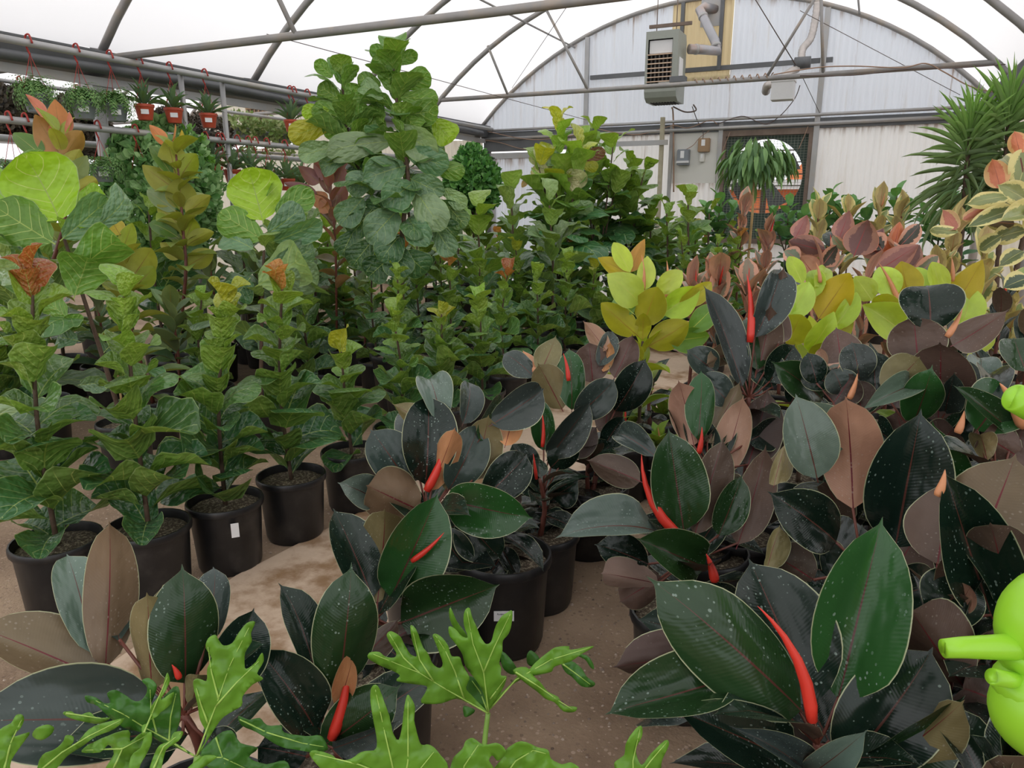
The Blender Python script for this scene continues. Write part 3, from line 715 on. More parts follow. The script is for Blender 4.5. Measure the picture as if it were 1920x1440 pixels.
# ------------------------------------------------------------------ unit heater and flue
HY = 10.25
A = onY(1212, 60, HY); B = onY(1273, 52, HY); Cc = onY(1204, 163, HY); Dn = onY(1262, 190, HY)
hx0, hx1 = A.x+.0, B.x+.0; hz1 = A.z; hz0 = onY(1202, 165, HY).z; hzb = onY(1200, 187, HY).z-.03
HD = .48
t = thing('unit_heater', 'grey-green gas unit heater hanging before the gable wall, louvers facing the camera', 'heater', ((hx0+hx1)/2, HY+HD/2, hzb))
b = MB()
side = [(HY, hz1), (HY, hzb+.12), (HY+.03, hzb+.05), (HY+.12, hzb), (HY+HD, hzb), (HY+HD, hz1-.10), (HY+HD-.05, hz1)]
n = len(side)
for x in (hx0, hx1): b.v += [Vector((x, y, z)) for y, z in side]
b.f = [tuple(range(n))[::-1], tuple(range(n, 2*n))]+[(i, (i+1) % n, (i+1) % n+n, i+n) for i in range(1, n)]
fr = .035; zo1 = hz1-.10; zo0 = onY(1204, 158, HY).z    # front opening
b.quad((hx0, HY, zo0), (hx1, HY, zo0), (hx1, HY, hzb+.12), (hx0, HY, hzb+.12)); b.quad((hx0, HY, hz1), (hx1, HY, hz1), (hx1, HY, zo1), (hx0, HY, zo1))
b.quad((hx0, HY, zo1), (hx0+fr, HY, zo1), (hx0+fr, HY, zo0), (hx0, HY, zo0)); b.quad((hx1-fr*2, HY, zo1), (hx1, HY, zo1), (hx1, HY, zo0), (hx1-fr*2, HY, zo0))
b.build('casing', M['heater'], t)
MB().box((hx0+fr, HY+.10, zo0), (hx1-fr*2, HY+.14, zo1)).build('dark_core', M['dark'], t)
MB().box((hx0+fr+.01, HY+.03, zo1-.17), (hx1-fr*2-.01, HY+.05, zo1-.01)).build('baffle_plate', M['white'], t)
for i in range(7):
    z = zo1-.19-(zo1-.19-zo0-.02)*i/6; b = MB()
    b.v = [Vector(q) for q in ((hx0+fr, HY-.03, z-.008), (hx1-fr*2, HY-.03, z-.008), (hx1-fr*2, HY+.04, z+.0), (hx0+fr, HY+.04, z+.0), (hx0+fr, HY-.03, z+.004), (hx1-fr*2, HY-.03, z+.004), (hx1-fr*2, HY+.04, z+.010), (hx0+fr, HY+.04, z+.010))]
    b.f = [(0, 3, 2, 1), (4, 5, 6, 7), (0, 1, 5, 4), (1, 2, 6, 5), (2, 3, 7, 6), (3, 0, 4, 7)]
    b.build('louver_blade', M['louver'], t)
for i in range(6):
    x = hx0+fr+(hx1-hx0-3*fr)*(i+.5)/6; MB().tube([(x, HY+.08, zo0), (x, HY+.08, zo1-.18)], .012, 6).build('heat_tube', M['galv'], t, True)
lx = (hx0+hx1)/2
o = MB().box((lx-.02, HY-.006, hzb+.16), (lx+.17, HY, hzb+.24)).build('badge', M['label'], t)
M['blue'] = simple('blue_print', (.05, .15, .45), .5); M['redp'] = simple('red_print', (.6, .05, .04), .5)
MB().box((lx+.03, HY-.008, hzb+.195), (lx+.15, HY-.006, hzb+.21)).build('badge_lettering', M['blue'], t)
MB().box((lx+.0, HY-.008, hzb+.18), (lx+.02, HY-.006, hzb+.195)).build('badge_mark', M['redp'], t)
for i in range(9):
    x = hx0+.06+i*(hx1-hx0-.12)/8; MB().box((x-.008, HY+.14, hzb-.008), (x+.008, HY+HD-.05, hzb+.0)).build('bottom_slot', M['dark'], t)
MB().box((hx1, HY+.1, hzb+.25), (hx1+.008, HY+.3, hzb+.55)).build('side_label', M['label'], t)
MB().box((hx1-.08, HY-.05, hzb+.22), (hx1+.12, HY+.1, hzb+.29)).build('junction_box', M['galv_dark'], t)
MB().box((hx0+.02, HY+.05, hz1+.05), (hx1+.15, HY+.09, hz1+.09)).build('hanger_bar', M['rust'], t)
for x in (hx0+.12, hx1-.05): MB().tube([(x, HY+.07, hz1), (x, HY+.07, arc_z(x)-.02)], .006, 6).build('hanger_rod', M['rust'], t, True)
t = thing('flue_pipe', 'dusty metal flue elbowing from the heater up to the wall plate', 'flue', (-2.5, 10.9, 3.5))
pts = [onY(1292, 92, HY+.28), onY(1318, 93, HY+.42), onY(1345, 96, HY+.6), onY(1340, 76, HY+.65), onY(1325, 45, HY+.75), onY(1312, 18, HY+.85), onY(1320, 13, HY+.93), onY(1342, 18, YE-.02)]
pp = []
for i, p in enumerate(pts): pp.append(p)
tube('pipe', pp, .062, M['ducting'], t, 14)
for p, q in ((pts[0], pts[1]), (pts[2], pts[3]), (pts[4], pts[5])):
    m_ = p.lerp(q, .5); dd = (q-p).normalized()*.018; tube('joint_band', [m_-dd, m_+dd], .068, M['galv'], t, 14)
a = onY(1316, -5, YE-.045); c = onY(1349, 48, YE-.045)
MB().box((a.x, YE-.05, c.z), (c.x, YE-.035, a.z)).build('wall_plate', M['galv'], t)
# small blower with flexible duct
t = thing('inflation_blower', 'small white blower box with crinkled foil duct at the gable truss', 'blower', (-1.3, 10.4, 2.9))
BY = 10.2
a = onY(1447, 152, BY); c = onY(1486, 185, BY); MB().box((a.x, BY, c.z), (c.x, BY+.22, a.z)).build('box', M['white'], t)
MB().box((a.x-.01, BY-.01, a.z-.01), (c.x+.01, BY+.23, a.z+.02)).build('lid', M['white'], t)
def flex(pts_, r):
    q = catmull(pts_, 10); rs = [r*(1+.12*(i % 2)) for i in range(len(q))]; return tube('foil_duct', q, rs, M['flex'], t, 10)
flex([onY(1533, 5, YE-.08), onY(1528, 40, YE-.1), onY(1520, 72, YE-.15), onY(1505, 92, YE-.25), onY(1503, 112, YE-.35)], .045)
flex([onY(1495, 128, YE-.4), onY(1478, 138, YE-.5), onY(1462, 152, YE-.6), onY(1440, 160, YE-.7), onY(1436, 172, YE-.5)], .05)
a = onY(1503, 118, YE-.4); tube('fan_motor', [a+Vector((-.09, 0, 0)), a+Vector((.11, 0, 0))], .075, M['galv_dark'], t, 14)
# cables
def cable(pts_, r, lab, mat='wire_tan', name='cable'):
    o = tube(name, catmull(pts_, 6), r, M[mat], None, 5); recentre(o); return tag(o, lab, 'cable')
W = lambda x, y, dy=.12: onY(x, y, YE-dy)
cable([W(912, 246), W(1000, 262, .2), W(1090, 250), W(1100, 238), W(1150, 248, .2), W(1200, 252), W(1260, 236), W(1290, 240), W(1330, 226), W(1345, 233)], .006, 'tan cable drooping along the wall pipes left of the cream board')
cable([W(905, 262), W(940, 268), W(985, 280), W(1050, 276), W(1100, 262)], .006, 'tan cable sagging over the sliding door header')
cable([W(1345, 233), W(1390, 218), W(1420, 228), W(1440, 232), W(1465, 215), W(1490, 185, .3), W(1500, 160, .4)], .006, 'dark cable looping from the blower down to the wall pipe', 'wire')
cable([onY(1262, 200, HY+.3), onY(1285, 210, HY+.3), onY(1305, 207, HY+.3), onY(1300, 196, HY+.3)], .01, 'thick dark cable looping under the heater', 'wire')
cable([onY(1298, 200, HY+.3), W(1307, 225), W(1318, 247), W(1318, 260)], .006, 'dark cable dropping from the heater to the tan box', 'wire')
cable([W(1260, 202, .5), W(1262, 215), W(1263, 290), W(1263, 360)], .012, 'grey conduit dropping from the heater down the wall', 'wire_tan', 'conduit')
cable([W(1285, 281), W(1300, 272), W(1312, 258), W(1330, 245)], .005, 'thin cable between the grey switch box and the wall pipe')
cable([W(1369, 248), W(1358, 275), W(1350, 300)], .005, 'loose cable end hanging in front of the wire screen, left side')
cable([W(1515, 237), W(1508, 255), W(1497, 280)], .005, 'loose cable end hanging in front of the wire screen, right side')
y = YD-.06
q = []
for i in range(60):
    f = i/59; x = 1300+f*150; p = onY(x, 154-f*12, YD); an = i*1.1; q.append(p+Vector((0, math.cos(an)*.035, math.sin(an)*.035)))
o = tube('cable', q, .007, M['wire_tan'], None, 5); recentre(o); tag(o, 'tan cable wound around the far truss tube right of the heater', 'cable')
cable([onY(1450, 140, y), onY(1530, 127, y), onY(1600, 124, y), onY(1690, 127, y), onY(1735, 119, y), onY(1770, 135, y), onY(1815, 160, y), onY(1860, 172, y), onY(1925, 177, y)], .007, 'tan cable sagging from the far truss to the right gutter')
cable([onY(1500, 142, y), onY(1600, 141, y), onY(1700, 130, y), onY(1800, 127, y), onY(1925, 117, y)], .006, 'thin dark cable running beneath the right part of the far truss', 'wire')
def guy(a, c, r, lab): o = tube('guy_wire', [a, c], r, M['wire'], None, 5); recentre(o); tag(o, lab, 'wire')
p1 = onY(1100, 225, YE-.1); guy(P(500, 64, 6.9), p1, .004, 'thin steel wire crossing from the upper left roof to the gable wall')
guy(P(1500, 20, 8.6), onY(1800, 178, YE-.1), .004, 'thin steel wire crossing the gable wall towards the right eave')
guy(P(1415, -3, 8.2), onY(1492, 122, YD), .006, 'dark brace wire running down to the blower on the truss')
guy(onY(1505, 145, YD), onY(1537, 212, YE-.1), .004, 'thin wire from the blower down to the wall stud')
guy(P(1068, 5, 8.6), onY(960, 165, YE-.1), .004, 'thin wire slanting down to the left end of the gable arch')

# louvered vent in the left bay's gable
t = thing('lattice_vent', 'brown lattice vent in the tan gable wall of the left bay', 'vent', (-10.98, YE-.06, 2.87))
a = onY(460, 196, YE-.08); c = onY(502, 243, YE-.08)
MB().box((a.x, YE-.05, c.z), (c.x, YE-.03, a.z)).build('backing', M['rust'], t)
for i in range(7):
    z = c.z+(a.z-c.z)*i/6; MB().box((a.x, YE-.09, z-.012), (c.x, YE-.06, z+.012)).build('slat', M['tanbox'], t)
for i in range(6):
    x = a.x+(c.x-a.x)*i/5; MB().box((x-.015, YE-.07, c.z), (x+.015, YE-.055, a.z)).build('upright', M['tanbox'], t)
MB().box((c.x+.02, YE-.06, c.z-.1), (c.x+.5, YE-.04, a.z)).build('blank_panel', M['board'], t)
# low wall at the far left
o = MB().box((BAYS[1]-.08, -1, 0), (BAYS[1]+.02, YE, .95)).build('wall_left', M['board']); struct(o)

# ------------------------------------------------------------------ procedural plants
def lerpc(a, b, t): return tuple(a[i]+(b[i]-a[i])*t for i in range(3))
def shoot(root, pts, n, L0, L1, ratio, kind, mat, cfun, el=(15, 65), t0=.12, r=(.012, .005), smat='stem_brown', petiole=.0, droop=0., seed=0, env=None, up=None):
    """one leafy stem: spiral leaves along pts; cfun(t)->(top,under); el = elevation low/high in degrees"""
    rr = random.Random(seed)
    q = catmull(pts, 5); m = len(q)-1
    if m > 0: tube('stem', q, [r[0]+(r[1]-r[0])*i/m for i in range(m+1)], M[smat], root, 6)
    az = rr.uniform(0, 6.28); cum = [0.]
    for a_, b_ in zip(q, q[1:]): cum.append(cum[-1]+(b_-a_).length)
    for i in range(n):
        t = i/max(1, n-1); s = t0+(1-t0)*t; D_ = s*cum[-1]; k = max(0, min([j for j in range(m+1) if cum[j] <= D_+1e-9][-1], m-1)); p = q[k].lerp(q[k+1], min(1, (D_-cum[k])/(cum[k+1]-cum[k]+1e-9)))
        az += 2.4+rr.uniform(-.3, .3); e = math.radians(el[0]+(el[1]-el[0])*t**.85+rr.uniform(-22, 22))
        d = Vector((math.cos(az)*math.cos(e), math.sin(az)*math.cos(e), math.sin(e)))
        L = (L0+(L1-L0)*t)*rr.uniform(.74, 1.22)
        if env: L *= env(t)
        c, u = cfun(t)
        nrm = Vector((-math.cos(az)*math.sin(e), -math.sin(az)*math.sin(e), math.cos(e)))+Vector((rr.uniform(-.35, .35), rr.uniform(-.35, .35), rr.uniform(-.2, .2)))
        place(root, kind, mat, p+d*petiole, p+d*(L+petiole), L*ratio*rr.uniform(.88, 1.12), nrm, jit(c, .18, rr), jit(u, .12, rr))
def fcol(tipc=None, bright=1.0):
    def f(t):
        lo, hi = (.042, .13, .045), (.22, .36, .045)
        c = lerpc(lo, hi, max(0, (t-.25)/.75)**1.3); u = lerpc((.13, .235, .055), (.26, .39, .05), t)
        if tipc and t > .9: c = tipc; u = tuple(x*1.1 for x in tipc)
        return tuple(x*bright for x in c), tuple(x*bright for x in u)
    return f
RED = (.34, .11, .03); ORG = (.46, .20, .05); YEL = (.34, .36, .03)
fig_i = 0
def smallfig(x, y, top=None, h=.78, n=26, tipc=None, L=.155, lab='', potd=.31, poth=.30, seed=0, lean=None, hi=False):
    g = 'compact fiddle-leaf figs in black pots'
    t = thing('fiddle_leaf_fig', lab, 'potted plant', (x, y, 0), g)
    pot(t, potd, poth)
    base = Vector((x, y, poth*.85))
    if top is None: tp = base+Vector((lean or (0, 0)) + (h,)) if False else Vector((x+RND.uniform(-.04, .04), y+RND.uniform(-.04, .04), poth+h))
    else: tp = P(top[0], top[1], depth(Vector((x, y, 1.0))))
    mid = base.lerp(tp, .5)+Vector((RND.uniform(-.045, .045), RND.uniform(-.045, .045), 0))
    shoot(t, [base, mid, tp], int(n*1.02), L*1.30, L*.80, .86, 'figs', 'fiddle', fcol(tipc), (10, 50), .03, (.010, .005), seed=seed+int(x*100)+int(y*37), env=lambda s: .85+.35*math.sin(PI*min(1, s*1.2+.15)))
    return t
front = [  # x, y, top pixel, tip colour, label, n, L
 (-2.58, 1.49, (60, 512), RED, 'compact fiddle-leaf fig with red-brown new growth, leftmost pot beside the walkway', 34, .165),
 (-2.38, 1.72, (232, 545), None, 'compact fiddle-leaf fig with curled lime top leaves, second pot of the walkway row', 30, .17),
 (-2.31, 2.03, (425, 562), YEL, 'compact fiddle-leaf fig with dense column of leaves, third pot of the walkway row', 31, .155),
 (-2.26, 2.37, (530, 520), ORG, 'leggy fiddle-leaf fig with orange tip, fourth pot beside the walkway', 30, .17),
 (-2.22, 2.76, (640, 660), YEL, 'short bright green fiddle-leaf fig, fifth pot beside the walkway', 17, .17)]
for i, (x, y, tp, tc_, lab, n, L) in enumerate(front): smallfig(x, y, tp, n=n, tipc=tc_, L=L, lab=lab, seed=i*11, hi=True)
sticker(bpy.data.objects['fiddle_leaf_fig.002'], Vector((-2.31+.137, 2.03-.085, .22)), .03, .06)
ordn = ['first', 'second', 'third', 'fourth', 'fifth', 'sixth', 'seventh', 'eighth', 'ninth', 'tenth', 'eleventh', 'twelfth', 'thirteenth']
def figrow(x0, ys, rowlab, hs, tips, dx=0.):
    for i, y in enumerate(ys):
        hh = hs[i % len(hs)]; tc_ = tips[i % len(tips)]
        smallfig(x0+RND.uniform(-.05, .05)+dx*i, y, None, hh, 24 if y < 6 else 20, tc_, .15, 'compact fiddle-leaf fig, %s pot from the front in the %s' % (ordn[i], rowlab), seed=i*7+int(x0*50))
figrow(-2.22, [3.2, 3.65, 4.1, 4.6, 5.1, 5.65, 6.2, 6.8, 7.4], 'walkway row past the first five', [.62, .55, .6, .72, .68, .75], [None, YEL, None, RED, None])
figrow(-2.78, [4.1, 4.65, 5.2, 5.8, 6.4, 7.1, 7.8, 8.5], 'second row in from the walkway', [.75, .8, .7, .85], [None, ORG, None, YEL])
figrow(-3.38, [3.82, 4.55, 5.3, 6.0, 6.8, 7.6, 8.4], 'third row in from the walkway', [.86, .8, .9, .82], [ORG, None, RED, None])
figrow(-1.72, [7.4, 8.1, 8.8, 9.5, 10.2], 'row ending the walkway', [.85, .95, .8], [None, YEL, RED])
figrow(-2.9, [9.3, 9.9, 10.5], 'last row before the gable wall', [.9, .85], [None, ORG])
figrow(-4.0, [5.0, 5.8, 6.6], 'fourth row in from the walkway', [.75, .85], [None, RED])
figrow(-1.15, [6.6, 7.2, 7.8, 8.5], 'row behind the lime rubber plant', [.85, .9, .95], [None, ORG, YEL])
smallfig(-4.6, 2.49, (15, 640), n=24, lab='compact fiddle-leaf fig in a black pot at the left edge, behind the tall red-tipped one', seed=91)
smallfig(-3.9, 3.4, None, .6, 20, None, .15, 'compact fiddle-leaf fig low in the gap left of the tall bronze rubber plant', seed=95)

# large-leaved fiddle figs
LASTBIG = [None]
def bigfig(x, y, top, lab, n=16, L=.30, t0=.35, bright=1.0, seed=0, el=(5, 70), tipc=None, potd=.34, hero=None, stake=False, cat='potted plant', h=None, dull=False):
    t = thing('large_fiddle_leaf_fig', lab, cat, (x, y, 0)); pot(t, potd, .32)
    base = Vector((x, y, .27)); tp = P(top[0], top[1], depth(Vector((x, y, 1.2))))
    f0 = fcol(tipc, bright)
    f = (lambda q: (lerpc(f0(q)[0], (.15, .22, .13), .45), lerpc(f0(q)[1], (.2, .3, .14), .3))) if dull else f0
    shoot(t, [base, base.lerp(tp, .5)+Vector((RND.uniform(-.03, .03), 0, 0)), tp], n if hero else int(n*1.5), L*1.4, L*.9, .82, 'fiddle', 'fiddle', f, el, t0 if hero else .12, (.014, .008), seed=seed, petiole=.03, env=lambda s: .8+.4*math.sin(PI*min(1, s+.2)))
    LASTBIG[0] = t
    if stake: tube('stake', [(x+.03, y-.02, .2), (x+.035, y-.02, tp.z*.62)], .006, M['bamboo'], t, 6)
    return t
FP = dict(l=((.24, .42, .02), (.30, .50, .025)), g=((.10, .22, .05), (.14, .28, .04)), t=((.14, .26, .13), (.14, .27, .07)), d=((.06, .14, .05), (.08, .17, .04)),
          p=((.24, .36, .17), (.26, .38, .13)), y=((.35, .36, .04), (.38, .36, .03)), c=((.50, .48, .24), (.5, .45, .2)), b=((.17, .06, .04), (.17, .065, .04)), o=((.5, .28, .04), (.5, .26, .05)))
def addl(root, d, specs, kind='fiddle', mat='fiddle', pal=FP):
    for s in specs: heroleaf(root, s, d, kind, mat, pal)
t = bigfig(-3.62, 2.55, (118, 440), 'bamboo-staked fiddle-leaf fig with huge lime and green leaves at the left edge', 6, .17, .25, 1.0, 5, (0, 30), stake=True, potd=.29, hero=1)
dl = depth(Vector((-3.62, 2.55, 1.5)))
addl(t, dl, [(113, 418, 50, 296, 140, 172, 0, 'l'), (104, 458, -14, 384, 104, 190, -.1, 'g'), (112, 452, 204, 372, 72, 15, .1, 't'), (124, 528, 231, 446, 84, 195, -.15, 'g'), (180, 425, 238, 356, 62, 30, .2, 't'),
             (138, 560, 166, 478, 94, 178, -.1, 'g'), (150, 430, 175, 350, 60, 170, .25, 'l'), (100, 520, -5, 440, 60, 60, 0, 'd'), (60, 560, -20, 500, 70, 20, .1, 'g'), (130, 600, 60, 545, 60, 150, .05, 'g'),
             (20, 400, -35, 330, 70, 10, .2, 'l'), (35, 330, 75, 290, 50, 170, .3, 'g'), (146, 722, 202, 716, 36, 15, -.05, 't'), (150, 640, 105, 632, 48, 10, 0, 't'), (142, 620, 130, 590, 40, 170, 0, 'g'),
             (-20, 505, 29, 495, 60, 20, -.3, 'p'), (-30, 775, 40, 770, 48, 10, -.4, 'p')])
t = bigfig(-3.35, 3.3, (495, 470), 'fiddle-leaf fig with one round backlit lime leaf, left of the tall tree', 8, .24, .3, .9, 15, (0, 40), potd=.30, dull=True, hero=1)
dl = depth(Vector((-3.35, 3.3, 1.4)))
addl(t, dl, [(494, 418, 466, 318, 106, 178, 0, 'l'), (497, 452, 412, 398, 66, 188, -.05, 'g'), (497, 440, 567, 388, 52, 10, .05, 't'), (515, 405, 582, 358, 54, 172, .15, 'g'), (508, 455, 603, 415, 52, 30, .0, 't'),
             (478, 538, 572, 480, 92, 175, -.1, 'p'), (480, 470, 412, 442, 52, 20, .05, 't'), (500, 500, 590, 462, 60, 25, .1, 't'), (470, 520, 440, 560, 60, 10, 0, 'd'), (530, 430, 572, 400, 46, 175, .2, 'g'), (520, 520, 600, 520, 66, 20, .1, 'p'), (505, 360, 478, 330, 50, 160, .3, 'g')])
# tall bronze rubber plants
BP = dict(o=((.52, .20, .06), (.56, .22, .07)), a=((.38, .20, .07), (.40, .21, .07)), u=((.26, .28, .04), (.34, .34, .05)), g=((.10, .20, .04), (.16, .2, .04)), l=((.24, .34, .03), (.30, .36, .03)), p=((.24, .33, .15), (.22, .28, .09)), k=((.55, .18, .12), (.55, .2, .13)), y=((.48, .42, .03), (.5, .38, .04)))
def bronzecol(t):
    c = lerpc((.10, .17, .06), (.26, .33, .04), t); return c, lerpc((.20, .22, .08), (.32, .31, .04), t)
def bronze(x, y, topL, lab, seed, n, specs, pts, L=.2, dia=.36, hh=.34):
    t = thing('bronze_rubber_plant', lab, 'potted plant', (x, y, 0)); pot(t, dia, hh)
    d = depth(Vector((x, y, 1.2))); q = [Vector((x, y, hh*.85))]+[P(a, b_, d) for a, b_ in pts]
    shoot(t, q, int(n*1.7), L*1.25, L*1.05, .54, 'pointed', 'bronze', bronzecol, (-15, 40), .03, (.014, .008), 'stem_red', seed=seed)
    for s in specs: heroleaf(t, s, d, 'pointed', 'bronze', BP)
    return t
bronze(-4.71, 3.81, 0, 'tall slim bronze rubber plant with orange top, in a large black pot', 3, 26,
  [(314, 272, 280, 234, 24, 170, 0, 'o'), (322, 268, 328, 232, 10, 90, 0, 'o'), (333, 272, 341, 243, 13, 150, 0, 'y'), (331, 336, 312, 262, 56, 172, -.08, 'u'), (337, 335, 368, 288, 44, 190, .0, 'l'), (325, 332, 281, 272, 32, 25, 0, 'g'),
   (333, 357, 267, 310, 44, 195, -.05, 'u'), (341, 397, 336, 333, 56, 175, -.08, 'u'), (346, 404, 394, 366, 34, 190, 0, 'u'), (331, 398, 276, 356, 36, 15, 0, 'p'), (344, 428, 295, 384, 38, 188, -.05, 'u'), (345, 452, 363, 408, 40, 170, -.05, 'l'),
   (336, 446, 279, 417, 32, 20, 0, 'g'), (348, 462, 401, 434, 30, 200, 0, 'u'), (346, 480, 300, 455, 36, 190, 0, 'u'), (350, 500, 400, 470, 38, 180, 0, 'u')],
  [(348, 520), (344, 440), (336, 340), (330, 290)])
bronze(-5.3, 2.9, 0, 'bronze rubber plant with glowing orange top leaves at the upper left', 9, 16,
  [(113, 264, 103, 187, 46, 176, 0, 'o'), (88, 224, 49, 177, 22, 150, .02, 'k'), (116, 294, 66, 216, 54, 182, -.06, 'a'), (116, 302, 154, 245, 40, 186, -.05, 'a'), (124, 255, 130, 210, 16, 150, 0, 'k'), (86, 298, 26, 249, 40, 18, 0, 'g'),
   (121, 345, 163, 292, 40, 15, -.08, 'p'), (130, 368, 183, 336, 32, 180, -.08, 'u'), (110, 320, 60, 300, 40, 178, 0, 'u'), (125, 330, 150, 280, 40, 178, 0, 'u')],
  [(118, 430), (117, 300), (112, 250)])
bronze(-3.95, 3.0, 0, 'lower yellow-green rubber plant between the two left fiddle-leaf figs', 13, 14,
  [(226, 442, 203, 404, 34, 176, 0, 'y'), (228, 474, 248, 418, 32, 172, 0, 'l'), (240, 520, 215, 450, 50, 176, -.05, 'u'), (245, 525, 285, 465, 52, 178, -.05, 'u'), (235, 540, 180, 500, 44, 185, 0, 'u'), (250, 540, 290, 500, 40, 170, 0, 'l'), (232, 560, 222, 610, 40, 30, 0, 'u'), (230, 480, 190, 455, 34, 180, .05, 'l')],
  [(240, 600), (240, 540), (232, 480)], L=.2, dia=.3, hh=.3)

d = 5.9; s_ = P(612, 330, d); t = thing('ruby_rubber_plant', 'mauve-pink rubber plant with orange stem leaves, just left of the tall tree', 'potted plant', (s_.x, s_.y, 0)); pot(t, .3, .28)
b = Vector((s_.x, s_.y, .24)); shoot(t, [b, P(628, 440, d), P(612, 330, d)], 20, .22, .2, .45, 'pointed', 'bronze', lambda q: (lerpc((.14, .16, .07), (.2, .08, .07), q), lerpc((.3, .16, .09), (.26, .09, .09), q)), (0, 55), .3, (.012, .007), 'stem_red', seed=77)
MP = dict(m=((.20, .085, .08), (.24, .10, .10)), o=((.45, .2, .1), (.45, .2, .1)))
for q in ((600, 345, 560, 312, 30, 178, 0, 'm'), (598, 365, 532, 342, 22, 178, 0, 'm'), (612, 340, 592, 292, 34, 178, 0, 'm'), (622, 340, 620, 284, 36, 178, 0, 'm'), (628, 350, 648, 300, 34, 178, 0, 'm'), (612, 385, 584, 360, 34, 178, 0, 'o'), (618, 400, 600, 372, 30, 178, 0, 'o'), (625, 380, 650, 350, 32, 178, 0, 'm'), (622, 412, 642, 390, 30, 176, 0, 'o')): heroleaf(t, q, d, 'pointed', 'bronze', MP)
for k, (x_, y_, h_) in enumerate(((-4.25, 3.45, .5), (-4.9, 4.4, .7), (-4.15, 4.35, .6), (-5.1, 3.5, .6), (-3.75, 4.9, .5), (-4.45, 5.1, .7), (-5.0, 5.0, .7))):
    t = thing('green_rubber_plant', 'dull green rubber plant in the shade behind the left figs, %s from the viewer' % ordn[k], 'potted plant', (x_, y_, 0)); pot(t, .33, .31)
    b = Vector((x_, y_, .26)); shoot(t, [b, b+Vector((.02, 0, h_*.5)), b+Vector((0, 0, h_))], 20, .25, .22, .5, 'pointed', 'bronze', lambda q: (lerpc((.04, .09, .05), (.12, .2, .08), q), lerpc((.09, .12, .06), (.18, .22, .09), q)), (-5, 60), .05, (.012, .007), 'stem_red', seed=k+400)
# the big fiddle-leaf tree
TD = 5.15; g0 = P(748, 420, TD)
tree = thing('fiddle_leaf_tree', 'tallest fiddle-leaf fig tree with large veined leaves, standing high above the left of centre', 'tree', (g0.x, g0.y, 0)); pot(tree, .5, .42)
s0 = Vector((g0.x, g0.y, .35))
stem(tree, [s0, P(752, 470, TD), P(765, 330, TD), P(748, 230, TD), P(736, 110, TD)], .022, .008, 'stem_brown', 'trunk')
stem(tree, [P(752, 470, TD), P(700, 370, TD+.05), P(655, 260, TD+.05), P(640, 140, TD+.05)], .016, .007, 'stem_brown', 'branch')
for (pa, pb, n_, L_) in (((750, 250), (736, 118), 16, .30), ((655, 290), (641, 142), 15, .28), ((768, 420), (755, 250), 16, .32), ((710, 390), (660, 290), 12, .3)):
    shoot(tree, [P(*pa, TD+.04), P(*pb, TD+.04)], n_, L_, L_*.8, .72, 'fiddle', 'fiddle', lambda q: (lerpc((.08, .18, .06), (.14, .28, .05), q), lerpc((.12, .22, .06), (.20, .36, .05), q)), (5, 60), .0, (.010, .008), seed=n_+pa[0])
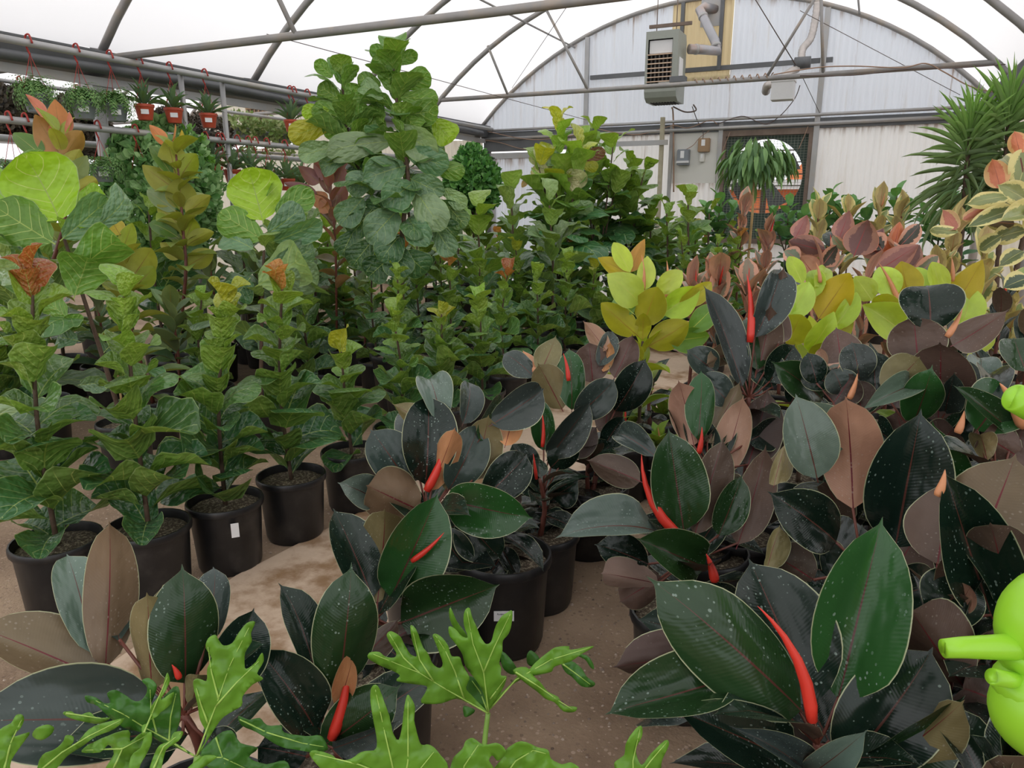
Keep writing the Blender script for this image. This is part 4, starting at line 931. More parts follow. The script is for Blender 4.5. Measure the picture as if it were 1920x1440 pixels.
addl(tree, TD, [(735, 128, 696, 86, 30, 172, 0, 'g'), (742, 120, 781, 100, 26, 185, .05, 'g'), (736, 112, 734, 92, 16, 170, -.02, 'o'), (717, 162, 671, 143, 34, 190, 0, 'g'), (736, 142, 702, 104, 42, 172, -.05, 'g'), (733, 174, 726, 132, 42, 175, -.1, 'g'),
  (745, 162, 808, 142, 44, 185, 0, 'g'), (722, 188, 674, 158, 36, 20, 0, 'p'), (745, 182, 822, 186, 38, 178, 0, 'g'), (730, 216, 824, 206, 52, 170, -.05, 'g'), (746, 206, 786, 242, 46, 165, -.08, 'g'), (812, 222, 850, 264, 54, 170, .05, 'l'),
  (738, 238, 820, 288, 62, 10, -.1, 'p'), (742, 266, 612, 284, 56, 15, -.1, 'p'), (764, 310, 684, 336, 62, 8, -.15, 't'), (762, 280, 838, 312, 56, 12, -.05, 't'), (708, 332, 650, 352, 50, 10, -.05, 't'), (768, 334, 830, 362, 48, 5, -.1, 't'),
  (776, 342, 722, 386, 60, 5, -.15, 't'), (780, 356, 828, 426, 64, 5, -.15, 'p'), (684, 368, 638, 422, 54, 10, -.05, 't'), (748, 392, 692, 452, 66, 5, -.15, 't'), (702, 388, 658, 442, 52, 15, 0, 'd'), (764, 406, 800, 458, 52, 5, -.15, 't'),
  (752, 440, 716, 486, 58, 8, -.15, 'd'), (815, 424, 850, 478, 44, 10, -.05, 't'), (792, 308, 872, 324, 36, 175, 0, 'g'), (830, 352, 874, 388, 34, 10, 0, 'p'), (834, 378, 874, 424, 42, 170, .05, 'd'), (800, 370, 862, 400, 44, 20, .1, 'd'),
  (625, 146, 592, 116, 28, 172, 0, 'g'), (642, 150, 662, 124, 30, 175, 0, 'g'), (640, 190, 598, 160, 40, 180, 0, 'g'), (650, 200, 672, 160, 40, 178, 0, 'g'), (620, 206, 566, 213, 32, 178, 0, 'l'), (630, 228, 541, 258, 46, 175, -.08, 'y'), (660, 222, 585, 208, 46, 172, 0, 'g'),
  (650, 240, 690, 200, 44, 178, 0, 'g'), (634, 272, 560, 294, 42, 12, -.05, 'p'), (655, 250, 605, 240, 40, 178, 0, 'g'), (670, 260, 720, 225, 44, 175, .05, 'g'), (655, 296, 600, 318, 44, 20, .05, 't'), (700, 300, 660, 280, 44, 15, .1, 't'), (700, 260, 690, 300, 50, 170, .1, 'g'),
  (770, 250, 830, 235, 44, 175, .1, 'g'), (765, 230, 800, 195, 44, 175, .1, 'g'), (720, 230, 690, 200, 44, 175, .1, 'g'), (720, 400, 690, 360, 60, 10, .15, 'd'), (770, 440, 810, 420, 60, 10, .15, 'd'), (740, 350, 700, 320, 50, 10, .15, 'd'), (790, 300, 830, 270, 46, 170, .15, 'd'),
  (735, 480, 690, 520, 60, 10, 0, 'd'), (760, 470, 800, 510, 58, 10, 0, 'd'), (700, 450, 660, 500, 56, 10, 0, 'd'), (745, 455, 750, 520, 60, 5, -.1, 'd'), (665, 430, 640, 480, 44, 10, 0, 'd'), (810, 400, 856, 444, 44, 0, .1, 'd'), (690, 330, 660, 300, 44, 10, .12, 'd')])

# tall fiddle figs before the gable wall (centre right)
for (px, d, top, n, L, br, lab, sd, dull, tipc) in (
   (1052, 7.6, (1046, 222), 22, .30, 1.35, 'tall yellowing fiddle-leaf fig before the sliding door', 31, False, YEL),
   (1120, 8.2, (1112, 250), 24, .27, 1.1, 'tall green fiddle-leaf fig just right of the yellowing one', 32, False, None),
   (1175, 8.4, (1185, 310), 14, .28, .9, 'fiddle-leaf fig with spreading branches right of the tall green one', 33, False, None),
   (905, 6.0, (893, 395), 12, .27, 1.0, 'large-leaved fiddle-leaf fig behind the tall tree, with lime upright leaves', 34, False, None),
   (965, 6.6, (958, 365), 14, .28, 1.0, 'large-leaved fiddle-leaf fig left of the yellowing one', 35, True, None),
   (1035, 6.5, (1030, 385), 14, .28, 1.0, 'large-leaved fiddle-leaf fig in front of the yellowing one', 36, True, None),
   (1250, 7.8, (1250, 400), 12, .24, 1.0, 'large-leaved fiddle-leaf fig below the wooden pole', 37, False, None),
   (1296, 7.6, (1290, 372), 14, .24, 1.0, 'large-leaved fiddle-leaf fig below the cream board', 38, False, None),
   (1340, 8.2, (1330, 400), 10, .22, .9, 'large-leaved fiddle-leaf fig at the left of the fan opening', 39, False, None),
   (590, 6.2, (575, 410), 12, .26, .9, 'large-leaved fiddle-leaf fig left of the tall tree', 40, True, None),
   (30, 4.3, (20, 480), 12, .25, .8, 'large-leaved fiddle-leaf fig at the left edge behind the staked one', 41, True, None)):
    p = P(px, 480, d)
    bigfig(p.x, p.y, top, lab, n, L, .3, br, sd, (0, 52), tipc, .34, dull=dull)
    br_ = {1052: ((1008, 305), (1088, 285), (1040, 345)), 1120: ((1092, 275), (1150, 270), (1165, 330)), 1175: ((1208, 322), (1150, 345))}.get(px, ())
    t = [o for o in COL.objects if o.name.startswith('large_fiddle_leaf_fig')][-1] if False else LASTBIG[0]
    for bx_, by_ in br_:
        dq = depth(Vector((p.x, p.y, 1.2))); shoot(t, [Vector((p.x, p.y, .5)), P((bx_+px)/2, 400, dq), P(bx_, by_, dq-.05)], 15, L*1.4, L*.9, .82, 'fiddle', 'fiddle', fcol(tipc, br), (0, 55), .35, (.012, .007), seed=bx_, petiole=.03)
bgw = ['first', 'second', 'third', 'fourth', 'fifth', 'sixth', 'seventh', 'eighth']
for j, (x, ys, h, lab) in enumerate(((-4.55, (4.7, 5.5, 6.3, 7.1, 7.9, 8.7, 9.5), 1.25, 'row left of the tall tree'), (-5.3, (4.2, 5.1, 6.0, 6.9, 7.8, 8.7, 9.6), 1.35, 'row under the hanging pipes'), (-3.7, (8.6, 9.4, 10.2), 1.35, 'row behind the tall tree'), (-2.3, (8.4, 9.2, 10.0), 1.25, 'row before the cream board'), (-6.7, (4.6, 5.6, 6.6, 7.6, 8.6), 1.5, 'row behind the hanging pipes'), (-5.6, (2.9, 3.5), 1.1, 'corner below the orange rubber plant'))):
    for i, y in enumerate(ys):
        xx = x+RND.uniform(-.08, .08); hh = h+RND.uniform(-.12, .15); q = Vector((xx, y, hh)); v_ = q-CAM
        dd = depth(q); ux = v_.x*math.cos(YAW)+v_.y*math.sin(YAW); fw = -v_.x*math.sin(YAW)+v_.y*math.cos(YAW); uz = fw*math.sin(PIT)+v_.z*math.cos(PIT)
        bigfig(xx, y, (960+FPX*ux/dd, 720-FPX*uz/dd), 'large-leaved fiddle-leaf fig, %s from the front in the %s' % (bgw[i], lab), 13, .28, .3, RND.uniform(.75, 1.1), 300+i*7+j*50, (0, 52), None, .34, dull=(i+j) % 2 == 0)
t = bpy.data.objects['large_fiddle_leaf_fig.002']
addl(t, 7.5, [(1078, 298, 1135, 284, 26, 175, 0, 'b'), (1040, 318, 998, 282, 42, 12, 0, 'c'), (1040, 350, 1000, 312, 34, 10, 0, 'c'), (1060, 320, 1098, 345, 40, 10, -.05, 'c'), (1060, 300, 1020, 300, 36, 30, 0, 'p'), (1010, 330, 978, 350, 22, 60, 0, 'o'), (1085, 310, 1122, 312, 22, 170, 0, 'y'),
   (1050, 290, 1022, 290, 20, 170, 0, 'y'), (1045, 372, 1032, 412, 30, 20, 0, 'o'), (1050, 340, 1085, 345, 30, 10, -.1, 'c'), (1070, 380, 1110, 400, 40, 10, 0, 'p')])

# ------------------------------------------------------------------ rubber plants, procedural
def rubbercol(t): return lerpc((.008, .014, .011), (.012, .028, .015), t), lerpc((.07, .045, .035), (.13, .085, .055), t)
def limecol(t): return lerpc((.10, .22, .03), (.46, .56, .03), t), lerpc((.14, .2, .03), (.38, .33, .02), t)
def rubycol(t): return lerpc((.08, .13, .08), (.26, .22, .15), t), lerpc((.18, .11, .08), (.38, .20, .15), t)
def tincol(t): return lerpc((.12, .20, .10), (.30, .36, .12), t), lerpc((.28, .22, .10), (.46, .34, .16), t)
def rubberplant(x, y, h, lab, n, L, mat='rubber', cf=rubbercol, el=(0, 72), seed=0, sp='spear', name='rubber_plant', dia=.31, ph=.30, top=None, group=None, hi=False, ratio=.5, spn=1, t0=.2):
    t = thing(name, lab, 'potted plant', (x, y, 0), group); pot(t, dia, ph)
    base = Vector((x, y, ph*.85)); tp = Vector((x, y, ph+h)) if top is None else P(top[0], top[1], depth(Vector((x, y, ph+h))))
    shoot(t, [base, base.lerp(tp, .5)+Vector((RND.uniform(-.02, .02), RND.uniform(-.02, .02), 0)), tp], n, L, L*.85, ratio, 'rubber' if hi else 'rubber_lo', mat, cf, el, t0, (.012, .007), 'stem_red', seed=seed+int(x*91+y*57))
    for k in range(spn):
        q = tp+Vector((RND.uniform(-.015, .015), RND.uniform(-.015, .015), 0)); d = Vector((RND.uniform(-.2, .2), RND.uniform(-.2, .2), 1)).normalized()*L*.55
        tube('sheath', [q, q+d*.3, q+d*.7, q+d], [.006, .007, .004, .0005], M[sp], t, 6)
    return t
g = 'burgundy rubber plants filling the right'
pos = []
rr = random.Random(21)
for j, y in enumerate((2.45, 2.95, 3.5, 4.1)):
    for i, x in enumerate((-.45, .0, .45, .9)):
        pos.append((x+rr.uniform(-.05, .05), y+rr.uniform(-.06, .06), i, j))
colw = ['left', 'second', 'third', 'right']; roww = ['front', 'second', 'third', 'back']
for x, y, i, j in pos:
    if (i, j) in ((0, 3), (1, 3)): continue
    rubberplant(x, y, .30+.05*j+rr.uniform(-.03, .05), 'burgundy rubber plant in the dark block at right, %s column, %s row' % (colw[i], roww[j]), 13, .24, seed=i*5+j, group=g)
for k, (x, y, h) in enumerate(((.25, 1.75, .3), (.68, 1.75, .34), (.6, 1.35, .3), (.32, 1.3, .22))):
    rubberplant(x, y, h, 'low burgundy rubber plant filling the shade at lower right, %s from the walkway' % ordn[k], 12, .24, seed=50+k, group=g)
# lime plants (foreground three carry hand-set leaves)
LP = dict(t=((.42, .58, .05), (.40, .42, .03)), b=((.50, .66, .10), (.5, .55, .05)), u=((.3, .4, .03), (.36, .34, .02)), y=((.45, .42, .03), (.47, .35, .025)), g=((.16, .34, .05), (.2, .3, .04)), o=((.5, .3, .05), (.5, .25, .05)))
def limeplant(spx, d, lab, specs, sps, n, sd):
    s = P(spx[0], spx[1], d); t = thing('lime_rubber_plant', lab, 'potted plant', (s.x, s.y, 0)); pot(t, .30, .28)
    b = Vector((s.x, s.y, .24)); shoot(t, [b, b.lerp(s, .5), s], n, .19, .19, .5, 'pointed', 'lime', limecol, (5, 60), .3, (.011, .007), 'stem_brown', seed=sd)
    for q in specs: heroleaf(t, q, d, 'pointed', 'lime', LP)
    for q in sps: spear(t, *q[:5], d, 'spear_peach', .04)
limeplant((1205, 640), 3.7, 'lime rubber plant standing apart left of the others, just behind the burgundy ones', [
  (1202, 572, 1140, 514, 64, 12, -.05, 'b'), (1204, 614, 1232, 538, 64, 176, -.12, 'u'), (1198, 632, 1127, 568, 50, 182, -.05, 'u'), (1182, 514, 1122, 484, 36, 180, .08, 'y'), (1178, 514, 1209, 448, 30, 178, .08, 'o'), (1183, 514, 1150, 454, 34, 10, .08, 't'),
  (1206, 548, 1214, 480, 36, 12, 0, 'b'), (1228, 548, 1280, 508, 42, 10, 0, 'b'), (1238, 592, 1312, 540, 56, 14, 0, 't'), (1212, 652, 1292, 604, 58, 178, -.1, 'u'), (1268, 572, 1336, 530, 38, 20, .05, 'y'), (1288, 624, 1340, 572, 44, 10, .05, 'g'), (1230, 600, 1262, 520, 46, 15, .1, 'b'),
  (1190, 590, 1150, 560, 50, 10, .08, 'g'), (1250, 640, 1330, 630, 50, 15, .05, 'g')], [(1205, 545, 1203, 478, 9), (1249, 560, 1250, 488, 9)], 12, 3)
limeplant((1520, 665), 3.2, 'lime rubber plant in the middle of the three, behind the upright burgundy leaves', [
  (1478, 612, 1448, 548, 50, 15, .05, 't'), (1472, 604, 1518, 528, 50, 12, 0, 'b'), (1532, 602, 1594, 512, 68, 178, -.1, 'y'), (1474, 648, 1502, 590, 66, 176, -.12, 'u'), (1514, 662, 1564, 586, 52, 15, -.12, 't'), (1558, 622, 1608, 548, 40, 15, 0, 't'), (1506, 536, 1479, 480, 32, 12, .1, 't'),
  (1530, 560, 1524, 505, 36, 10, .08, 't'), (1550, 640, 1600, 600, 44, 170, .05, 'u'), (1500, 560, 1460, 540, 40, 172, .1, 'u'), (1525, 540, 1550, 500, 34, 15, .1, 'b'), (1480, 640, 1450, 600, 40, 20, .1, 'g')], [(1538, 530, 1530, 492, 7), (1452, 600, 1447, 560, 7)], 12, 5)
limeplant((1715, 660), 3.25, 'lime rubber plant at the right, behind the large dark rounded leaf', [
  (1637, 566, 1603, 518, 46, 12, .05, 't'), (1676, 562, 1648, 500, 52, 10, .05, 'b'), (1704, 566, 1690, 490, 62, 176, 0, 'y'), (1692, 624, 1620, 572, 70, 14, -.05, 't'), (1688, 614, 1644, 552, 48, 176, -.1, 'u'), (1766, 562, 1748, 490, 38, 14, .05, 't'), (1778, 596, 1842, 488, 58, 180, -.05, 'y'),
  (1800, 618, 1822, 538, 58, 12, 0, 'b'), (1812, 668, 1858, 612, 40, 14, 0, 't'), (1730, 560, 1720, 500, 40, 10, .1, 't'), (1760, 600, 1790, 540, 50, 176, .05, 'u'), (1700, 640, 1740, 580, 60, 12, .1, 'g')], [(1688, 578, 1647, 492, 10), (1785, 528, 1784, 482, 8)], 12, 7)
# ruby and cream variegated rubber plants behind
RP = dict(p=((.26, .12, .10), (.30, .12, .11)), m=((.16, .08, .07), (.17, .075, .07)), r=((.6, .14, .06), (.58, .16, .07)), d=((.05, .05, .035), (.1, .06, .05)), s=((.5, .26, .17), (.52, .25, .16)), t=((.16, .2, .12), (.42, .22, .12)), c=((.30, .30, .12), (.5, .34, .16)))
def grouprow(mat, cf, name, specs_, L, n, el, spm, group):
    for i, (px, py, d, h, lab) in enumerate(specs_):
        p = P(px, py, d); rubberplant(p.x, p.y, max(.15, p.z-.30), lab, n, L, mat, cf, el, 60+i*3, spm, name, .30, .28, (px, py), group, ratio=.5, t0=.45)
grouprow('ruby', rubycol, 'ruby_rubber_plant', [
  (1300, 545, 4.3, 0, 'ruby rubber plant with upright pink-edged leaves, leftmost, behind the gap between lime plants'), (1350, 535, 4.2, 0, 'ruby rubber plant with salmon leaves, second from the left behind the lime plants'),
  (1405, 545, 4.1, 0, 'ruby rubber plant with salmon leaves, third from the left, behind the dark upright one'), (1395, 395, 6.8, 0, 'pink rubber plant below the narrow-leaved ficus'), (1440, 440, 5.6, 0, 'brownish ruby rubber plant in front of the fan opening'),
  (1335, 520, 4.8, 0, 'ruby rubber plant in the second line behind the left lime plant')], .23, 18, (25, 72), 'spear', 'ruby rubber plants')
for i, (px, py, d, lab, specs) in enumerate((
   (1540, 520, 4.0, 'ruby rubber plant with a broad pink leaf, behind the middle lime plant', [(1490, 448, 1513, 404, 34, 176, 0, 'p'), (1552, 472, 1478, 452, 44, 182, 0, 'm'), (1572, 450, 1592, 396, 40, 176, 0, 'p'), (1540, 500, 1570, 460, 40, 30, 0, 'd'), (1500, 490, 1470, 470, 34, 15, .05, 't'), (1530, 520, 1500, 480, 44, 178, 0, 's'), (1560, 440, 1585, 470, 24, 20, 0, 't')]),
   (1625, 530, 3.9, 'ruby rubber plant with large mauve leaves, between the middle and right lime plants', [(1600, 482, 1628, 413, 64, 176, -.05, 'm'), (1640, 512, 1722, 459, 48, 180, -.05, 'p'), (1640, 450, 1655, 430, 40, 176, .1, 'm'), (1655, 470, 1630, 440, 40, 10, .1, 'd'), (1650, 480, 1610, 440, 40, 180, .1, 'm')]),
   (1690, 520, 4.0, 'ruby rubber plant with orange-red young leaf, behind the right lime plant', [(1676, 466, 1687, 416, 28, 176, 0, 'r'), (1682, 466, 1725, 420, 34, 12, 0, 'd'), (1700, 500, 1724, 460, 40, 178, .05, 'm'), (1670, 480, 1640, 440, 30, 20, 0, 'r'), (1710, 520, 1760, 480, 40, 20, 0, 't')]))):
    s = P(px, py, d); t = thing('ruby_rubber_plant', lab, 'potted plant', (s.x, s.y, 0)); pot(t, .3, .28); b = Vector((s.x, s.y, .24))
    shoot(t, [b, b.lerp(s, .5), s], 14, .2, .2, .45, 'rubber_lo', 'ruby', rubycol, (10, 65), .3, (.011, .007), 'stem_red', seed=i+80)
    for q in specs: heroleaf(t, q, d, 'pointed', 'ruby', RP)
grouprow('tricolor', tincol, 'cream_variegated_rubber_plant', [
  (1535, 398, 5.4, 0, 'cream variegated rubber plant left of the others, right of the fan opening'), (1590, 400, 5.4, 0, 'cream variegated rubber plant before the seam of the gable wall'), (1650, 392, 5.3, 0, 'cream variegated rubber plant with pointed pale leaves, right of the seam'),
  (1690, 405, 5.2, 0, 'cream variegated rubber plant above the mauve leaves, rightmost before the spiky plant'), (1790, 425, 4.6, 0, 'cream variegated rubber plant under the spiky plant'), (1845, 480, 4.2, 0, 'cream variegated rubber plant low at the right, behind the right lime plant'),
  (1760, 500, 4.5, 0, 'cream variegated rubber plant half hidden behind the right lime plant'), (1900, 545, 3.9, 0, 'cream variegated rubber plant at the right edge below the tall one')], .21, 22, (10, 70), 'spear_peach', 'cream variegated rubber plants')
TP = dict(o=((.6, .2, .1), (.58, .2, .10)), v=((.16, .21, .09), (.36, .25, .12)), w=((.26, .3, .12), (.4, .3, .13)), p=((.5, .2, .14), (.42, .14, .10)), d=((.06, .1, .06), (.14, .09, .05)))
s = P(1965, 480, 2.9); t = thing('cream_variegated_rubber_plant', 'tall cream variegated rubber plant with orange young leaves, at the upper right edge', 'potted plant', (s.x, s.y, 0), 'cream variegated rubber plants'); pot(t, .34, .32)
stem(t, [Vector((s.x, s.y, .28)), P(1960, 480, 2.9), P(1930, 380, 2.9), P(1910, 290, 2.9)], .014, .006, 'stem_red')
for q in [(1914, 292, 1902, 245, 34, 176, 0, 'o'), (1876, 356, 1860, 297, 42, 176, 0, 'o'), (1908, 352, 1930, 276, 60, 12, 0, 'w'), (1892, 368, 1812, 382, 34, 15, -.05, 'w'), (1882, 374, 1802, 414, 24, 178, -.05, 'p'), (1908, 390, 1812, 426, 34, 15, -.05, 'v'), (1938, 394, 1878, 412, 46, 15, -.1, 'w'),
   (1928, 378, 1870, 346, 44, 14, 0, 'w'), (1792, 432, 1768, 394, 32, 178, .1, 'p'), (1800, 436, 1740, 432, 24, 15, .1, 'w'), (1920, 470, 1872, 500, 34, 15, 0, 'v'), (1930, 430, 1860, 450, 40, 15, .1, 'v'), (1900, 320, 1878, 296, 30, 15, .1, 'w'), (1905, 420, 1845, 415, 34, 178, .1, 'd'),
   (1910, 345, 1850, 320, 40, 15, .15, 'v'), (1920, 440, 1955, 400, 60, 12, 0, 'w'), (1880, 440, 1835, 470, 34, 15, .1, 'v'), (1930, 520, 1880, 540, 40, 15, 0, 'd')]: heroleaf(t, q, 2.9, 'rubber', 'tricolor', TP)
# dark rubber plants around x=1900,y=600 and dull green ones
for k, (px, py, d) in enumerate(((1880, 560, 3.7), (1930, 620, 3.3), (1800, 600, 4.2), (1560, 470, 4.9), (1480, 520, 4.6))):
    p = P(px, py, d); rubberplant(p.x, p.y, max(.2, p.z-.3), 'dark rubber plant half hidden in the right background, %s seen from the right edge' % ordn[k], 14, .2, 'rubber', rubbercol, (0, 60), 120+k, group=g)
# round-leaved green ficus by the wall
def greencol(t): return lerpc((.04, .14, .06), (.12, .30, .09), t), lerpc((.08, .19, .07), (.16, .34, .10), t)
for k, (px, py, d, lab) in enumerate(((1682, 365, 7.6, 'small green ficus with oval leaves against the gable wall, middle one'), (1560, 360, 7.8, 'small green ficus just right of the fan opening'), (1770, 375, 7.0, 'small green ficus under the spiky plant'), (1350, 375, 8.2, 'dark green ficus at the left of the fan opening'),
     (1480, 385, 7.6, 'small green ficus below the fan opening'), (1600, 385, 7.8, 'small green ficus left of the middle one'), (1820, 350, 6.6, 'green ficus right under the spiky plant'))):
    p = P(px, py, d); t = thing('green_ficus', lab, 'potted plant', (p.x, p.y, 0), 'green ficus plants by the wall'); pot(t, .3, .28); b = Vector((p.x, p.y, .24))
    shoot(t, [b, b.lerp(p, .5), p], 22, .22, .16, .62, 'round', 'plain', greencol, (0, 60), .45, (.01, .006), seed=k+140)
    for s_ in (-1, 1):
        q = p+Vector((s_*.16, .03, -.12)); shoot(t, [b.lerp(p, .6), q], 12, .20, .15, .62, 'round', 'plain', greencol, (0, 60), .3, (.008, .005), seed=k*3+160+s_)

# ------------------------------------------------------------------ round bushes and hanging plants
def foliage(name, pts, size, mat, parent, seed=0, up=.4, aspect=.55):
    """many small separate leaves joined in one mesh; pts = list of (position, outward direction)"""
    rr = random.Random(seed); V = []; F = []
    for p, d in pts:
        s = size*rr.uniform(.7, 1.3); o_ = d; d = (Vector((rr.uniform(-1, 1), rr.uniform(-1, 1), rr.uniform(-.5, 1)+up*.6))+o_*rr.uniform(.0, .9)).normalized()
        sd = d.cross(o_+Vector((rr.uniform(-.5, .5), rr.uniform(-.5, .5), rr.uniform(-.2, .9)))).normalized(); nn = sd.cross(d)
        w = s*aspect*.5; k = len(V)
        V += [p, p+d*s*.3+sd*w*.9+nn*w*.3, p+d*s*.72+sd*w*.85+nn*w*.3, p+d*s, p+d*s*.72-sd*w*.85+nn*w*.3, p+d*s*.3-sd*w*.9+nn*w*.3]
        F += [(k, k+3, k+2, k+1), (k, k+5, k+4, k+3)]
    o = link(name, mesh(name, V, F), mat, parent); o['kind'] = 'stuff'; return o
def blob(c, rx, rz, n, seed, lumps=.12, lo=.72):
    rr = random.Random(seed); out = []
    for i in range(n):
        d = Vector((rr.gauss(0, 1), rr.gauss(0, 1), rr.gauss(0, 1))).normalized(); k = rr.uniform(lo, 1)**.5*(1+lumps*noise.noise(d*2.5+Vector((seed, 0, 0)))*2)
        out.append((Vector((c.x+d.x*rx*k, c.y+d.y*rx*k, c.z+d.z*rz*k)), d))
    return out
M['f_round'] = foliagemat('round_green_leaves', (.12, .30, .08), (.38, .58, .24), .4)
M['f_lime'] = foliagemat('fresh_lime_leaves', (.13, .34, .05), (.24, .46, .06), .4)
M['f_dark'] = foliagemat('dark_bronze_leaves', (.05, .045, .035), (.16, .13, .09), .5, .1)
M['f_bright'] = foliagemat('bright_green_leaves', (.05, .19, .04), (.17, .40, .08), .4)
M['f_fern'] = foliagemat('fern_green', (.08, .22, .05), (.24, .40, .12), .5)
M['f_vine'] = foliagemat('vine_leaves', (.16, .28, .06), (.34, .38, .16), .5)
d = 6.6; c = P(305, 365, d); t = thing('round_leaf_ficus', 'big bushy ficus with small round leaves behind the bronze rubber plant at left', 'potted plant', (c.x, c.y, 0)); pot(t, .42, .36)
stem(t, [Vector((c.x, c.y, .3)), P(305, 450, d), P(305, 330, d)], .03, .015)
foliage('foliage', blob(c, .47, .60, 5200, 3, .1, .72), .075, M['f_round'], t, 4, aspect=.7)
tops = []
for px, py, r in ((270, 262, .1), (300, 245, .1), (335, 252, .12), (355, 270, .12), (250, 275, .08), (378, 300, .08), (285, 230, .06)): tops += blob(P(px, py, d-.05), r, r*.9, 60, px, .1, .2)
foliage('new_growth', tops, .06, M['f_lime'], t, 5, aspect=.7)
d = 9.6; c = P(886, 345, d); t = thing('round_bush', 'rounded bright green bush in front of the sliding door, right of the tall tree', 'potted plant', (c.x, c.y, 0)); pot(t, .42, .36)
stem(t, [Vector((c.x, c.y, .3)), c], .03, .015)
foliage('foliage', blob(c, .34, .38, 3600, 6, .12, .7)+blob(c+Vector((0, 0, .32)), .17, .15, 400, 8), .085, M['f_bright'], t, 7)
# narrow-leaved ficus standard
d = 9.2; c = P(1415, 308, d); t = thing('narrow_leaf_ficus', 'ficus tree with a round mop of long narrow drooping leaves before the fan opening', 'tree', (c.x, c.y, 0)); pot(t, .4, .34)
g0 = P(1410, 410, d); stem(t, [Vector((c.x, c.y, .3)), g0, P(1412, 360, d), P(1415, 300, d)], .018, .014, 'bamboo')
rr = random.Random(12)
for i in range(290):
    dv = Vector((rr.gauss(0, 1), rr.gauss(0, 1), rr.gauss(.2, .9))).normalized(); k = rr.uniform(.3, 1)
    p = c+Vector((dv.x*.40*k, dv.y*.36*k, .08+dv.z*.31*k)); p.z = max(p.z, c.z-.22)
    dr = Vector((dv.x*.55, dv.y*.5, -.9+max(0, dv.z-.75)*1.8)).normalized(); L = rr.uniform(.22, .32)
    b_ = rr.random(); col = lerpc((.07, .17, .06), (.24, .42, .14), b_)
    place(t, 'lance', 'plain', p, p+dr*L, .056, Vector((dv.x, dv.y, .6)), col, lerpc(col, (.16, .24, .12), .5))
# spiky dracaena
def spiky(px, py, d, R, lab, sd, heads, base=None):
    p0 = P(px, py, d); t = thing('spiky_dracaena', lab, 'potted plant', (p0.x, p0.y, 0)); pot(t, .42, .36)
    rr = random.Random(sd)
    for hx, hy, n, low in heads:
        h = P(hx, hy, d); stem(t, [Vector((p0.x, p0.y, .3)), Vector((h.x*.5+p0.x*.5, h.y*.5+p0.y*.5, h.z*.55)), h], .02, .014)
        for i in range(n):
            f = i/n; az = i*2.4+rr.uniform(-.2, .2); e = math.radians(-62+f*142+rr.uniform(-10, 10)); dv = Vector((math.cos(az)*math.cos(e), math.sin(az)*math.cos(e), math.sin(e)))
            q = h+Vector((0, 0, -low*(1-f)**1.3)); L = R*rr.uniform(.8, 1.2)*(1 if f > .2 else 1.1)
            col = lerpc((.20, .30, .15), (.28, .56, .07), max(0, f*1.6-.6)); place(t, 'strap', 'plain', q, q+dv*L, .017, Vector((-dv.x*.3, -dv.y*.3, 1)), jit(col, .2, rr), lerpc(col, (.2, .28, .12), .4), var=0 if f > .7 else rr.randrange(3))
    return t
spiky(1822, 450, 4.8, .34, 'spiky dracaena with narrow arching leaves at the upper right, left head of the pair', 5, [(1818, 252, 130, .42)])
spiky(1900, 450, 4.7, .36, 'spiky dracaena with narrow upright leaves at the upper right edge', 6, [(1893, 208, 130, .45), (1965, 240, 40, .3)])

def hanger(t, top, potc, r, red='hook'):
    """wire hanger: hook over the rail and three wires to the pot rim"""
    k = top-Vector((0, 0, .10))
    tube('hook', catmull([top+Vector((.045, 0, -.03)), top+Vector((.02, 0, .03)), top+Vector((-.025, 0, .02)), top+Vector((-.025, 0, -.05)), k], 3), .007, M[red], t, 6)
    for i in range(3):
        an = i*2.1+.5; tube('wire', [k, potc+Vector((math.cos(an)*r, math.sin(an)*r, 0))], .0025, M[red], t, 4)
def hpot(t, c, r, h, mat, label=True):
    b = MB().lathe([(0, -h), (r*.68, -h), (r*.7, -h+.004), (r*.92, -.025), (r*.94, -.022), (r, -.02), (r, 0), (r*.93, 0), (r*.9, -.03), (0, -.03)], c, 20); o = b.build('pot', M[mat], t, True); autosmooth(o)
    if label: 
        n = (CAM-c); n.z = 0; n.normalize(); sticker(t, c+n*r*.88+Vector((0, 0, -h*.5)), r*.75, h*.3)
def fern(t, c, R, sd, n=46, mat='f_fern', droop=1.0):
    rr = random.Random(sd); pts = []; V = []; F = []
    for i in range(n):
        az = i*2.4+rr.uniform(-.3, .3); L = R*rr.uniform(.7, 1.15); e0 = rr.uniform(.2, 1.2)
        p = c.copy(); e = e0; prev = None; a = Vector((math.cos(az), math.sin(az), 0)); s_ = Vector((-a.y, a.x, 0)); m = 9
        for k in range(m):
            dv = a*math.cos(e)+Vector((0, 0, math.sin(e))); q = p+dv*L/m; w = R*.16*(1-k/m)**.6*rr.uniform(.8, 1.1)
            for sg in (-1, 1):
                kk = len(V); tip = p+s_*sg*w+dv*L/m*.8-Vector((0, 0, w*.3)); V += [p, p+dv*L/m*.55, tip]; F.append((kk, kk+1, kk+2) if sg < 0 else (kk, kk+2, kk+1))
            p = q; e -= .32*droop*rr.uniform(.7, 1.3)
    o = link('fronds', mesh('fronds', V, F), M[mat], t); o['kind'] = 'stuff'
    return o
